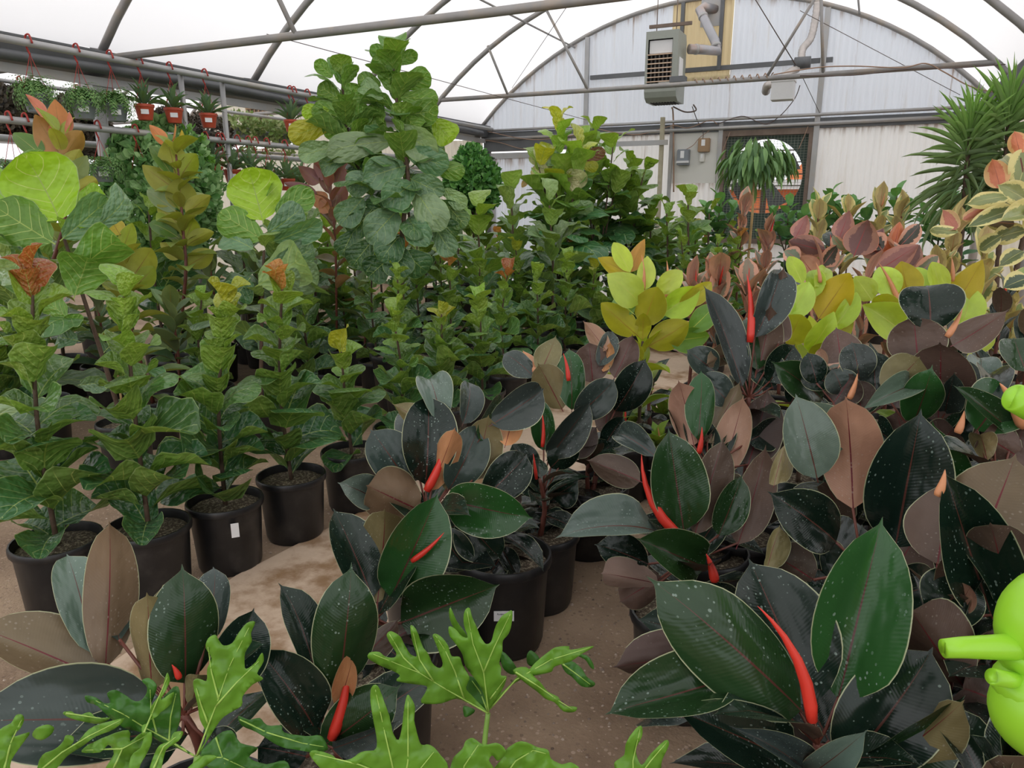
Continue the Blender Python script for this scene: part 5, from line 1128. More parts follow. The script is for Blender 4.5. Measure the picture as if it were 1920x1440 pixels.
for i, (px, py, lab) in enumerate(((67, 176, 'grey hanging pot of fine ferny foliage, first from the left on the upper pipe'), (155, 190, 'grey hanging pot of fine ferny foliage, second from the left on the upper pipe'), (216, 196, 'grey hanging pot of fine ferny foliage, third from the left, beside the orange pots'))):
    c = onX(px, py, XR); t = thing('hanging_fern', lab, 'hanging plant', c, 'hanging ferns on the upper pipe'); hpot(t, c, .095, .13, 'grey_pot'); hanger(t, Vector((XR, c.y, ZR1+.02)), c, .09)
    fern(t, c+Vector((0, 0, .02)), .26, i, 80, droop=1.1); fern(t, c+Vector((0, 0, .06)), .2, i+9, 40, droop=.7)
def strapplant(t, c, n, L, w, sd, mat='plain', cols=((.04, .11, .05), (.12, .24, .10)), el=(10, 80)):
    rr = random.Random(sd)
    for i in range(n):
        f = i/max(1, n-1); az = i*2.4+rr.uniform(-.3, .3); e = math.radians(el[0]+(el[1]-el[0])*f); dv = Vector((math.cos(az)*math.cos(e), math.sin(az)*math.cos(e), math.sin(e)))
        col = lerpc(cols[0], cols[1], rr.random()); place(t, 'lance', mat, c, c+dv*L*rr.uniform(.8, 1.15), w, Vector((-dv.x*.3, -dv.y*.3, 1)), col, lerpc(col, (.2, .28, .14), .4), var=rr.randrange(3))
for i, (px, py, lab) in enumerate(((270, 196, 'orange-red hanging pot with a leathery fern, left of three on the upper pipe'), (325, 203, 'orange-red hanging pot with a leathery fern, middle of three on the upper pipe'), (390, 213, 'orange-red hanging pot with a leathery fern, right of three on the upper pipe'))):
    c = onX(px, py, XR); t = thing('hanging_fern', lab, 'hanging plant', c, 'orange hanging pots on the upper pipe'); hpot(t, c, .08, .125, 'orange_pot'); hanger(t, Vector((XR, c.y, ZR1+.02)), c, .075)
    strapplant(t, c-Vector((0, 0, .02)), 18, .22, .045, i+20)
for i, (px, py, lab, k_) in enumerate(((470, 322, 'dark pot of broad leathery leaves under the lower pipe, left of two small hanging ones', 'grey_pot'), (538, 335, 'orange-red pot of leathery leaves hanging under the lower pipe left of the big tree', 'orange_pot'), (505, 340, 'orange-red pot of pale leaves hanging under the lower pipe, beside the lime round leaf', 'orange_pot'), (547, 225, 'small plant hanging from the upper pipe just left of the big tree', 'orange_pot'))):
    c = onX(px, py, XR); zt = ZR2 if py > 250 else ZR1; t = thing('hanging_fern', lab, 'hanging plant', c); hpot(t, c, .085, .12, k_); hanger(t, Vector((XR, c.y, zt+.02)), c, .08)
    strapplant(t, c-Vector((0, 0, .02)), 20, .26, .05, i+30, cols=((.07, .14, .09), (.18, .30, .16)))
for i, (px, py, lab) in enumerate(((400, 312, 'grey-green leathery fern under the lower pipe, right of the round-leaved ficus'), (435, 318, 'grey-green leathery fern under the lower pipe, above the round lime leaf'), (565, 345, 'leathery fern under the lower pipe, behind the mauve rubber plant'))):
    c = onX(px, py, XR-.1); t = thing('hanging_fern', lab, 'hanging plant', c); hpot(t, c, .085, .12, 'orange_pot'); hanger(t, Vector((XR, c.y, ZR2+.02)), c, .08)
    strapplant(t, c-Vector((0, 0, .02)), 22, .27, .055, i+60, cols=((.09, .18, .11), (.22, .36, .2)))
for i, (px, py, lab) in enumerate(((30, 315, 'hanging fern under the lower pipe at the far left'), (105, 310, 'hanging fern under the lower pipe behind the orange leaved rubber plant'), (192, 312, 'hanging fern in a grey pot under the lower pipe, before the thick post'))):
    c = onX(px, py, XR); t = thing('hanging_fern', lab, 'hanging plant', c, 'hanging ferns on the lower pipe'); hpot(t, c, .09, .12, 'grey_pot'); hanger(t, Vector((XR, c.y, ZR2+.02)), c, .08); fern(t, c, .24, i+40, 90, droop=.9)
for i, (px, py, r, lab) in enumerate(((45, 212, .26, 'dark bronze hanging ball plant at the far left'), (152, 222, .27, 'dark bronze hanging ball plant behind the second fern'), (-10, 208, .26, 'dark bronze hanging ball plant cut by the left edge'), (165, 262, .2, 'dark bronze hanging ball plant lower down beside the thick post'),
     (322, 240, .25, 'dark bronze hanging ball plant below the middle orange pot'), (388, 258, .30, 'dark bronze hanging ball plant below the right orange pot'))):
    c = onX(px, py, -7.6); t = thing('hanging_ball_plant', lab, 'hanging plant', c, 'dark hanging ball plants'); foliage('foliage', blob(c, r, r*.85, 1900, i, .1, .7), .055, M['f_dark'], t, i)
    tube('pot', [c-Vector((0, 0, .02)), c+Vector((0, 0, .08))], .1, M['grey_pot'], t, 12); hanger(t, Vector((-7.6, c.y, 2.64)), c+Vector((0, 0, .08)), .09)
for i, (px, py, lab) in enumerate(((448, 240, 'trailing vine in a dark hanging pot, left of three by the lattice vent'), (492, 248, 'trailing vine in a dark hanging pot, middle of three by the lattice vent'), (528, 252, 'trailing vine with reddish pot, right of three by the lattice vent'))):
    c = onX(px, py, -8.8); t = thing('hanging_vine', lab, 'hanging plant', c, 'hanging vines by the vent'); hpot(t, c, .15, .16, 'grey_pot', False); hanger(t, Vector((-8.8, c.y, 2.27+(.0))), c, .12)
    foliage('foliage', blob(c+Vector((.05, 0, .04)), .30, .16, 380, i, .2, .3)+blob(c+Vector((.15, 0, -.2)), .10, .25, 120, i+5), .075, M['f_vine'], t, i)
# empty hooks on the pipes
for i, (px, z_, lab) in enumerate(((52, 2, 'first from the left, beside the orange rubber leaves'), (255, 2, 'left of the round-leaved ficus top'), (385, 2, 'above the round-leaved ficus, left of a pair'), (416, 2, 'above the round-leaved ficus, right of a pair'), (478, 2, 'above the small leathery fern'), (499, 2, 'second from its right'), (533, 2, 'rightmost'), (551, 1, 'just left of the big tree'), (576, 1, 'partly hidden by the big tree'))):
    zz = ZR2 if z_ == 2 else ZR1; pyy = 262 if z_ == 2 else 182
    # point on the rail under this image column
    r_ = ray(px, pyy); yy = (XR/r_.x)*r_.y
    t = thing('wire_hanger', 'red wire hanger on the %s pipe, %s' % ('lower' if z_ == 2 else 'upper', lab), 'hanger', (XR, yy, zz), 'red wire hangers')
    hanger(t, Vector((XR, yy, zz+.02)), Vector((XR, yy, zz-.30)), .07)

# ------------------------------------------------------------------ burgundy rubber plants set leaf by leaf
HP = dict(dk=((.007, .018, .011), (.11, .078, .045)), g=((.016, .045, .013), (.12, .09, .05)), G=((.020, .075, .018), (.12, .10, .05)), u=((.015, .02, .015), (.15, .105, .06)), b=((.012, .016, .013), (.10, .062, .045)), p=((.015, .02, .015), (.34, .19, .125)),
          o=((.3, .12, .05), (.50, .23, .10)), l=((.10, .14, .11), (.16, .12, .07)), s=((.035, .05, .042), (.14, .1, .07)), e=((.02, .04, .02), (.17, .14, .06)), k=((.02, .02, .02), (.07, .045, .035)), w=((.4, .3, .25), (.36, .25, .19)))  # l and s: grey roof sheen painted into the leaf-top colour
def hero(lab, S, d, specs, sps=(), foot=None, mats='rubber', pots=(.32, .31), path=None, extra=6, sd=0, Lx=.22):
    s = P(S[0], S[1], d); fx, fy = (s.x, s.y) if foot is None else foot
    t = thing('rubber_plant', lab, 'potted plant', (fx, fy, 0), 'burgundy rubber plants'); pot(t, *pots)
    b = Vector((fx, fy, pots[1]*.85)); ps = [b, b.lerp(s, .6)+Vector((.01, .02, 0)), s]
    if extra: shoot(t, ps, extra, Lx, Lx, .5, 'rubber_lo', 'rubber', rubbercol, (-10, 35), .2, (.013, .008), 'stem_red', seed=sd)
    else: stem(t, ps, .013, .008, 'stem_red')
    for q in specs:
        o = heroleaf(t, q, d, 'rubber', 'rubber', HP)
        bp = P(q[0], q[1], d)   # petiole down to the stem
        if (bp-s).length < .22: tube('petiole', [s, s.lerp(bp, .5)-Vector((0, 0, .005)), bp+(P(q[2], q[3], d+(q[6] if len(q) > 6 else 0))-bp)*.06], .0035, M['stem_red'], t, 5)
    for q in sps: spear(t, *q[:5], d-.03 if len(q) < 6 else d+q[5], 'spear' if len(q) < 7 else q[6], q[7] if len(q) > 7 else .04)
    return t
hero('burgundy rubber plant at lower left with brown undersides and a big drooping leaf', (345, 1340), 1.42, [
  (212, 1284, -50, 1172, 122, 158, 0, 'u'), (180, 1240, 125, 1035, 90, 12, .2, 'l'), (196, 1270, 206, 972, 98, 172, -.02, 'u'), (226, 1210, 200, 1050, 64, 15, .25, 's'), (286, 1302, 278, 1106, 98, 160, -.05, 'e'), (286, 1230, 306, 1096, 62, 165, .05, 'e'),
  (347, 1290, 343, 1062, 124, 6, -.02, 'g'), (384, 1215, 404, 1058, 72, 20, .1, 's'), (416, 1300, 478, 1140, 104, 14, .05, 'dk'), (330, 1350, -70, 1352, 175, 10, -.12, 's'), (358, 1330, 372, 1262, 50, 170, -.05, 'e'), (300, 1390, 250, 1340, 60, 160, 0, 'k'), (380, 1380, 440, 1420, 90, 20, 0, 'dk'), (340, 1400, 200, 1430, 100, 15, 0, 'dk')],
  [(336, 1272, 322, 1246, 12)], extra=5, sd=1)
hero('burgundy rubber plant with red sheath and orange leaf, beside the lobed leaves', (615, 1385), 1.55, [
  (598, 1310, 525, 1090, 84, 35, .05, 'dk'), (634, 1300, 660, 1062, 122, 6, -.05, 'g'), (596, 1378, 478, 1212, 106, 12, -.05, 'dk'), (602, 1335, 562, 1180, 70, 30, .1, 's'), (632, 1335, 662, 1226, 44, 172, -.14, 'o'), (600, 1405, 750, 1350, 0, 0) if False else (606, 1398, 748, 1290, 104, 12, -.05, 'g'), (618, 1405, 748, 1352, 60, 30, -.1, 's'),
  (664, 1245, 748, 1160, 52, 165, .05, 'k'), (580, 1420, 480, 1400, 90, 10, 0, 'dk'), (640, 1430, 740, 1420, 90, 10, 0, 'dk')],
  [(622, 1385, 655, 1236, 22)], extra=4, sd=2)
hero('burgundy rubber plant with a long glossy leaf pointing right above the labelled pot', (706, 1160), 1.95, [
  (702, 1130, 625, 952, 96, 20, .05, 'dk'), (706, 1142, 722, 950, 100, 174, -.05, 'e'), (728, 1130, 822, 924, 122, 14, .0, 'G'), (742, 1172, 934, 1098, 136, 8, -.1, 'g'), (700, 1160, 640, 1080, 80, 10, .1, 'dk'), (700, 1225, 810, 1155, 66, 165, .0, 'k'), (690, 1240, 640, 1200, 90, 20, 0, 'dk'), (720, 1210, 790, 1260, 80, 10, 0, 'dk')],
  [(772, 1052, 833, 998, 11)], extra=5, sd=3)
hero('burgundy rubber plant in the centre with tall dark leaf and orange young leaf', (802, 960), 2.35, [
  (790, 958, 684, 908, 106, 172, -.12, 'u'), (828, 934, 1000, 972, 100, 14, -.12, 'G'), (797, 918, 803, 736, 102, 6, .06, 'dk'), (768, 912, 694, 804, 92, 15, 0, 's'), (806, 926, 854, 800, 50, 172, -.12, 'o'), (835, 925, 864, 800, 60, 170, .05, 'e'), (838, 925, 900, 792, 80, 16, .05, 's'),
  (884, 908, 917, 777, 80, 172, 0, 'e'), (830, 800, 803, 706, 66, 10, .2, 'l'), (866, 800, 880, 714, 56, 30, .15, 's'), (788, 792, 738, 758, 48, 170, .1, 'e'), (700, 935, 635, 905, 66, 12, -.1, 'l'), (946, 840, 970, 739, 48, 172, .1, 'o'), (916, 800, 1022, 728, 76, 14, .15, 's'),
  (895, 830, 945, 750, 60, 20, .25, 'g'), (900, 940, 990, 850, 80, 10, .1, 'dk'), (860, 960, 940, 1050, 90, 15, 0, 'dk'), (820, 990, 880, 1070, 80, 15, 0, 'dk'), (900, 960, 980, 920, 70, 160, .05, 'k'), (780, 870, 760, 760, 60, 20, .2, 's')],
  [(800, 920, 842, 812, 17)], extra=8, sd=4, foot=None)
hero('burgundy rubber plant behind the central one, with a red sheath against a bright green leaf', (1018, 930), 2.95, [
  (1056, 772, 1008, 680, 66, 174, -.05, 'e'), (1072, 775, 1068, 650, 56, 10, .05, 'G'), (1020, 850, 1010, 742, 46, 8, 0, 'G'), (1024, 864, 1108, 752, 62, 20, -.05, 's'), (1075, 785, 1154, 710, 66, 14, 0, 's'), (1005, 712, 943, 660, 54, 30, .05, 's'), (1012, 700, 1042, 632, 50, 172, .1, 'e'), (1000, 700, 981, 658, 30, 172, .1, 'o'),
  (1030, 880, 1080, 820, 60, 15, 0, 'dk'), (1000, 900, 960, 830, 60, 20, 0, 'dk'), (1010, 920, 950, 890, 60, 20, -.05, 'dk'), (1030, 930, 1085, 900, 60, 20, -.05, 'dk'), (1015, 960, 1060, 1020, 80, 15, -.1, 'dk'), (1000, 990, 940, 1040, 80, 15, -.1, 'dk'), (985, 800, 960, 760, 50, 20, .1, 's'), (1060, 850, 1120, 800, 60, 170, .05, 'k')],
  [(1017, 838, 1016, 772, 8), (1066, 714, 1056, 662, 9)], extra=10, sd=5)
hero('burgundy rubber plant behind the centre group, right side, with wide dark leaf reaching right', (1112, 860), 3.15, [
  (1112, 722, 1104, 640, 70, 174, 0, 'b'), (1150, 712, 1187, 627, 54, 170, 0, 'b'), (1150, 775, 1212, 672, 70, 14, -.05, 'dk'), (1132, 820, 1140, 732, 58, 172, -.05, 'b'), (1138, 660, 1094, 602, 36, 172, .1, 'p'), (1130, 700, 1145, 640, 24, 172, 0, 'o'), (1130, 840, 1170, 780, 50, 15, 0, 'dk'), (1100, 870, 1150, 830, 60, 15, 0, 'dk'), (1090, 840, 1050, 800, 60, 20, 0, 'dk'), (1120, 690, 1150, 620, 40, 15, .1, 's')],
  [], extra=8, sd=6)
hero('burgundy rubber plant at right centre with a long curved red sheath across its leaves', (1288, 1040), 2.15, [
  (1284, 1005, 1254, 803, 106, 8, 0, 'g'), (1300, 1012, 1358, 820, 74, 172, .0, 'b'), (1242, 1000, 1043, 1004, 92, 35, -.1, 'l'), (1328, 1066, 1198, 1010, 92, 10, -.15, 'g'), (1240, 1096, 1124, 1074, 62, 165, -.16, 'w'), (1236, 1075, 1140, 1150, 70, 165, -.05, 'b') if False else (1245, 1080, 1160, 1130, 72, 170, -.05, 'b'), (1220, 1060, 1115, 1020, 70, 15, 0, 'dk'), (1340, 1200, 1196, 1160, 80, 10, -.1, 's'),
  (1345, 1010, 1392, 890, 62, 12, 0, 'g'), (1380, 1030, 1437, 835, 76, 172, .05, 'b'), (1260, 1140, 1330, 1180, 90, 15, 0, 'dk'), (1300, 1100, 1380, 1140, 90, 15, 0, 'dk')],
  [(1282, 1012, 1203, 852, 20, -.02, 'spear', -.12), (1340, 1090, 1324, 1038, 18, -.1)], extra=6, sd=7)
hero('burgundy rubber plant behind the curved red sheath, with pinkish undersides', (1330, 870), 2.5, [
  (1302, 842, 1272, 712, 74, 174, 0, 'p'), (1308, 832, 1316, 692, 56, 10, .05, 'G'), (1322, 835, 1388, 716, 60, 172, .05, 'u'), (1350, 900, 1395, 742, 66, 174, 0, 'p'), (1400, 880, 1440, 730, 90, 172, .05, 'k'), (1340, 880, 1290, 770, 60, 12, .1, 's'), (1105 if False else 1205, 905, 1100, 862, 60, 172, .1, 'b'), (1235, 860, 1155, 810, 50, 15, .2, 's'), (1360, 860, 1330, 760, 60, 20, .15, 'dk'), (1400, 830, 1460, 800, 60, 20, .1, 'dk')],
  [(1310, 850, 1316, 800, 10)], extra=8, sd=8)
hero('large burgundy rubber plant filling the lower right foreground, with a thick bright red sheath', (1532, 1395), 1.42, [
  (1512, 1342, 1223, 1084, 168, 10, -.05, 'g'), (1530, 1338, 1404, 1046, 172, 12, .12, 'dk'), (1568, 1328, 1656, 970, 158, 6, -.02, 'G'), (1400, 1262, 1136, 1336, 120, 16, -.1, 'g'), (1392, 1230, 1146, 1250, 90, 150, -.0, 'k'), (1505, 1436, 1266, 1330, 116, 12, -.08, 'dk'), (1508, 1450, 1374, 1362, 52, 20, -.14, 's'),
  (1512, 1456, 1626, 1370, 66, 14, -.18, 'l'), (1572, 1452, 1752, 1214, 172, 12, .0, 'dk'), (1610, 1450, 1812, 1306, 124, 40, -.1, 'g'), (1620, 1460, 1812, 1312, 96, 155, -.13, 'e'), (1305, 1350, 1213, 1346, 60, 14, .2, 's'), (1560, 1400, 1480, 1240, 120, 15, .15, 'dk'), (1600, 1400, 1700, 1280, 120, 15, .15, 'dk')],
  [(1522, 1352, 1420, 1136, 24, -.10, 'spear', .10)], extra=6, sd=9, Lx=.26)
hero('burgundy rubber plant in the right middle, a smooth pinkish underside between two dark leaves', (1620, 1060), 1.85, [
  (1534, 905, 1492, 738, 96, 10, .0, 'l'), (1566, 860, 1520, 748, 80, 30, .16, 'g'), (1600, 966, 1586, 740, 116, 175, -.06, 'p'), (1676, 1040, 1728, 768, 146, 5, -.08, 'dk'), (1572, 1020, 1442, 922, 104, 12, -.05, 'dk'), (1436, 1075, 1464, 985, 48, 150, .0, 'e'), (1530, 1090, 1450, 1040, 90, 170, 0, 'k'), (1450, 915, 1472, 835, 40, 160, .1, 'e'),
  (1600, 1080, 1500, 1060, 110, 15, .05, 'dk'), (1650, 1110, 1720, 1000, 120, 170, .05, 'k'), (1560, 1100, 1620, 980, 120, 10, .12, 'dk'), (1640, 1120, 1760, 1090, 110, 15, 0, 'dk')],
  [], extra=6, sd=10)
hero('burgundy rubber plant at the right edge with a broad brown underside covered in drops', (1880, 1150), 1.62, [
  (1815, 1075, 1905, 852, 190, 174, .02, 'u'), (1756, 1065, 1778, 900, 130, 172, .1, 'b'), (1866, 1175, 1773, 884, 132, 14, -.06, 'dk'), (1895, 1140, 1856, 976, 108, 174, -.12, 'b'), (1740, 1160, 1826, 1080, 118, 12, 0, 'dk'), (1785, 1152, 1822, 1096, 50, 172, -.05, 'p'), (1808, 1290, 1702, 1134, 140, 170, -.08, 'b'),
  (1900, 1240, 1846, 1180, 100, 170, 0, 'k'), (1880, 1320, 1800, 1290, 110, 170, -.05, 'k'), (1850, 1420, 1900, 1330, 130, 172, -.05, 'k'), (1760, 1440, 1850, 1400, 100, 15, -.05, 'dk'), (1780, 1370, 1730, 1290, 120, 15, .1, 'dk')],
  [(1758, 930, 1772, 880, 16, -.05, 'spear_peach')], extra=5, sd=11)
hero('burgundy rubber plant at upper right with a large round dark leaf over stacked brown undersides', (1735, 830), 2.35, [
  (1744, 626, 1738, 532, 108, 8, .06, 'dk'), (1722, 690, 1712, 590, 104, 174, 0, 'b'), (1782, 650, 1890, 582, 62, 172, .05, 'b'), (1758, 800, 1764, 637, 122, 174, -.08, 'b'), (1655, 742, 1726, 668, 84, 172, -.1, 'e'), (1712, 795, 1748, 690, 72, 8, -.16, 'G'), (1812, 770, 1796, 670, 60, 20, .05, 'dk'), (1832, 742, 1838, 668, 58, 12, .1, 'l'),
  (1718, 722, 1618, 766, 50, 12, -.14, 'l'), (1762, 932, 1750, 794, 100, 10, -.2, 'G'), (1770, 780, 1790, 700, 50, 12, -.1, 's'), (1700, 850, 1680, 770, 80, 170, 0, 'k'), (1790, 850, 1760, 760, 80, 15, .1, 'dk'), (1740, 850, 1790, 800, 80, 170, -.1, 'k')],
  [(1775, 632, 1805, 576, 12, -.02, 'spear_peach')], extra=7, sd=12)
hero('upright narrow-leaved burgundy rubber plant with a tall red sheath among lime plants', (1404, 745), 2.6, [
  (1394, 735, 1320, 533, 62, 35, .02, 's'), (1396, 700, 1344, 610, 50, 14, .05, 's'), (1412, 640, 1466, 500, 66, 14, .05, 's'), (1440, 606, 1470, 500, 38, 170, 0, 'b'), (1410, 738, 1447, 568, 62, 172, -.06, 'b'), (1408, 648, 1322, 683, 42, 165, -.05, 'u'), (1346, 702, 1287, 655, 56, 15, 0, 's'), (1440, 720, 1492, 645, 66, 14, 0, 'dk'),
  (1545, 752, 1448, 678, 70, 14, -.1, 'g'), (1420, 700, 1400, 590, 60, 14, .1, 'g'), (1450, 730, 1420, 660, 70, 15, .05, 'dk'), (1370, 760, 1310, 700, 60, 15, 0, 's'), (1480, 760, 1520, 690, 60, 15, 0, 'dk'), (1460, 650, 1450, 560, 44, 170, .08, 'b')],
  [(1406, 642, 1400, 513, 14)], extra=8, sd=13)
hero('burgundy rubber plant in the right block with a pair of blue-grey rounded leaves', (1600, 790), 2.45, [
  (1577, 682, 1568, 614, 78, 172, .1, 'b'), (1612, 718, 1597, 640, 64, 8, .02, 's'), (1642, 740, 1638, 655, 66, 8, 0, 's'), (1532, 722, 1514, 660, 48, 10, 0, 'dk'), (1541, 697, 1538, 651, 25, 172, 0, 'p'), (1560, 760, 1600, 700, 70, 170, -.05, 'k'), (1620, 780, 1600, 710, 60, 170, 0, 'k'), (1560, 720, 1500, 700, 60, 20, .05, 'dk'), (1660, 760, 1690, 700, 60, 170, .05, 'k'), (1580, 740, 1560, 690, 60, 14, 0, 's'), (1640, 800, 1680, 830, 60, 10, -.1, 'dk')],
  [(1592, 748, 1608, 700, 11, -.08, 'spear_peach')], extra=8, sd=14)
hero('burgundy rubber plant at the right edge with a green striped leaf under the plastic nozzle', (1868, 900), 2.1, [
  (1828, 812, 1893, 722, 110, 10, .05, 'G'), (1908, 818, 1788, 722, 46, 25, -.03, 'g'), (1912, 858, 1838, 812, 76, 172, -.03, 'b'), (1852, 868, 1836, 812, 46, 172, -.06, 'e'), (1925, 700, 1900, 630, 66, 12, .1, 'g'), (1890, 880, 1920, 800, 80, 172, -.02, 'b'), (1860, 760, 1850, 700, 60, 20, .2, 'dk'), (1880, 940, 1820, 900, 90, 170, .1, 'k')],
  [(1922, 800, 1874, 718, 28, -.05, 'spear_peach'), (1795, 812, 1808, 770, 14, -.02, 'spear_peach')], extra=7, sd=15)
# pots and dark plants along the middle aisle
for k, (px, py, lab, h_) in enumerate(((1010, 1125, 'black pot with small burgundy rubber plant behind the labelled pot', .2), (1100, 1030, 'black pot with low burgundy rubber plant beside the long pale leaf', .16), (1165, 930, 'black pot with stubby rubber plant in the middle aisle, under the brown underside', .1), (1215, 880, 'black pot with green rubber plant in the aisle, behind the others', .2))):
    p = onZ(px, py); rubberplant(p.x, p.y, h_, lab, 9, .18, seed=200+k, name='rubber_plant', el=(-20, 40))
p = onZ(945, 1200); t = rubberplant(p.x, p.y, .12, 'black pot with a white lettered sticker, holding dark drooping rubber leaves', 12, .2, seed=211, el=(-30, 30), dia=.33, ph=.34)
n = (CAM-p); n.z = 0; n.normalize(); sx = Vector((-n.y, n.x, 0))
sticker(t, p+n*.147-sx*.0+Vector((0, 0, .185)), .066, .036, [('Rubber Plant', .0085, .005), ('15cm pot', .006, -.008)][:1])
p = onZ(775, 1318); t = bpy.data.objects['rubber_plant']
for k, (px, py, d, h_) in enumerate(((1190, 745, 4.7, .2), (1250, 770, 4.3, .25), (1180, 800, 4.2, .2), (1235, 830, 3.8, .15))):
    p = P(px, py, d); t = rubberplant(p.x, p.y, max(.15, p.z-.25), 'young green rubber plant in the aisle below the lime plant, %s of four' % ordn[k], 12, .17, 'bronze', lambda q: (lerpc((.06, .14, .03), (.20, .32, .04), q), lerpc((.1, .16, .03), (.24, .3, .05), q)), (0, 55), 220+k, 'spear_peach', 'green_rubber_plant', .28, .25, (px, py), 'young green rubber plants')

# ------------------------------------------------------------------ split-leaf philodendrons
def blade(parent, off, pxs, d0, gx, gy, veins, mat, ripple=.012, seed=0, sc=3.0):
    """deeply lobed leaf blade: outline given once, filled with a fine mesh, tilted in depth and rippled"""
    ox, oy = off; out = [Vector((x/sc+ox, y/sc+oy)) for x, y in pxs]
    q = []; m = len(out)
    for i in range(m):   # smooth the outline
        a, b_, c_, e_ = out[i-1], out[i], out[(i+1) % m], out[(i+2) % m]
        for k in range(3):
            tt = k/3; q.append(.5*((2*b_)+(c_-a)*tt+(2*a-5*b_+4*c_-e_)*tt*tt+(3*b_-a-3*c_+e_)*tt**3))
    area = sum(q[i].x*q[(i+1) % len(q)].y-q[(i+1) % len(q)].x*q[i].y for i in range(len(q)))
    if area < 0: q.reverse()
    xs_ = [v.x for v in q]; ys_ = [v.y for v in q]; inner = []
    def inside(x, y):
        r = False
        for i in range(len(q)):
            a, b_ = q[i], q[i-1]
            if (a.y > y) != (b_.y > y) and x < (b_.x-a.x)*(y-a.y)/(b_.y-a.y)+a.x: r = not r
        return r
    st = 8.0; y = min(ys_)
    while y < max(ys_):
        x = min(xs_)
        while x < max(xs_):
            if inside(x, y) and min((v.x-x)**2+(v.y-y)**2 for v in q) > 14: inner.append(Vector((x, y)))
            x += st
        y += st
    vs2, es, fs, *_ = delaunay_2d_cdt(q+inner, [], [list(range(len(q)))], 1, 1e-4)
    cx, cy = q[0].x, q[0].y
    def W3(v):
        dd = d0+gx*(v.x-cx)/300+gy*(v.y-cy)/300
        nz = noise.noise(Vector((v.x/26, v.y/26, seed*7.3)))+.5*noise.noise(Vector((v.x/11, v.y/11, seed*3.1)))
        return P(v.x, v.y, dd+ripple*nz)
    V = [W3(v) for v in vs2]; o = link('leaf', mesh('leaf', V, [tuple(f)[::-1] for f in fs]), M[mat], parent)
    md = o.modifiers.new('thickness', 'SOLIDIFY'); md.thickness = .0012
    for vn in veins:
        pts = [W3(Vector((x/sc+ox, y/sc+oy)))+(CAM-W3(Vector((x/sc+ox, y/sc+oy)))).normalized()*.003 for x, y in vn]
        seg = []
        for i in range(len(vn)-1):
            for k in range(5):
                f = k/5; x = vn[i][0]+(vn[i+1][0]-vn[i][0])*f; y = vn[i][1]+(vn[i+1][1]-vn[i][1])*f; w = W3(Vector((x/sc+ox, y/sc+oy))); seg.append(w+(CAM-w).normalized()*.0008)
        w = W3(Vector((vn[-1][0]/sc+ox, vn[-1][1]/sc+oy))); seg.append(w+(CAM-w).normalized()*.0015)
        nn = len(seg); t_ = MB().tube(seg, [.0017*(1-.7*i/(nn-1)) for i in range(nn)], 6).build('vein', M['vein'], None, True); t_.parent = o; t_.location = (0, 0, 0)
    return o
Z2 = (640, 960); Z1 = (0, 960)
d = 1.35; s = P(905, 1500, d); t = thing('split_leaf_philodendron', 'philodendron with one bright lobed leaf standing over bare dirt at bottom centre', 'potted plant', (s.x+.02, s.y-.12, 0), 'split-leaf philodendrons'); pot(t, .3, .26)
stem(t, [Vector((s.x+.02, s.y-.12, .22)), P(905, 1470, d), P(908, 1400, d), P(915, 1337, d)], .006, .0045, 'stem_green', 'petiole')
blade(t, Z2, [(825,1135),(800,1020),(760,950),(700,870),(680,800),(645,745),(610,700),(604,645),(640,660),(680,700),(712,705),(690,640),(688,580),(700,548),(722,540),(735,590),(760,650),(790,715),(815,745),(843,728),(862,660),(893,600),(930,568),(962,560),(956,640),(938,690),(908,725),(906,780),(888,850),(900,880),(896,920),(930,930),(905,1000),(865,1060),(835,1110)], d, -.02, .10, [[(828,1130),(800,900),(740,740),(708,560)],[(800,900),(860,760),(950,575)],[(838,1050),(925,935)]], 'phil', .012, 1)
blade(t, Z2, [(700,740),(660,690),(625,640),(606,585),(612,538),(645,610),(680,655),(715,715)], d+.02, 0, .1, [], 'phil', .01, 2)
blade(t, Z2, [(822,1130),(740,1090),(650,1050),(560,1078),(450,1075),(470,1020),(480,980),(400,968),(310,950),(330,920),(280,890),(210,860),(150,822),(160,790),(210,788),(250,815),(298,820),(308,790),(270,730),(255,690),(280,670),(330,700),(352,740),(390,800),(425,812),(402,740),(387,650),(400,638),(430,680),(452,750),(490,800),(512,850),(550,880),(570,850),(542,770),(516,700),(530,685),(570,712),(602,760),(622,812),(665,815),(682,860),(720,930),(712,960),(704,1000),(760,1060)], d-.01, .05, .08, [[(824,1132),(700,1060),(560,980),(440,905),(180,800)],[(520,955),(440,830),(397,650)],[(690,1050),(640,900),(585,780),(530,695)],[(440,905),(350,820),(270,685)]], 'phil', .014, 3)
blade(t, Z2, [(835,1110),(862,1050),(920,1000),(990,930),(1050,890),(1090,850),(1150,800),(1200,765),(1280,755),(1290,775),(1420,755),(1350,800),(1290,840),(1200,870),(1180,900),(1090,920),(1040,930),(980,960),(920,1010)], d, .0, .05, [[(838,1105),(980,945),(1180,830),(1400,762)]], 'phil', .012, 4)
blade(t, Z2, [(965,890),(1040,872),(1080,920),(1120,960),(1160,1010),(1220,1042),(1250,1090),(1322,1098),(1310,1125),(1250,1122),(1200,1072),(1150,1052),(1100,1010),(1020,950)], d-.02, .0, .02, [[(980,900),(1100,975),(1220,1060),(1300,1110)]], 'phil', .01, 5)
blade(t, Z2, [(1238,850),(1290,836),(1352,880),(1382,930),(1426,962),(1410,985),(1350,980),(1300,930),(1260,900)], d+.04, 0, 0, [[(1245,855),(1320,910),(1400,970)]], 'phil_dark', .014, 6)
blade(t, Z2, [(1310,800),(1380,808),(1415,850),(1420,885),(1398,870),(1370,830)], d+.05, 0, 0, [], 'phil_dark', .008, 7)
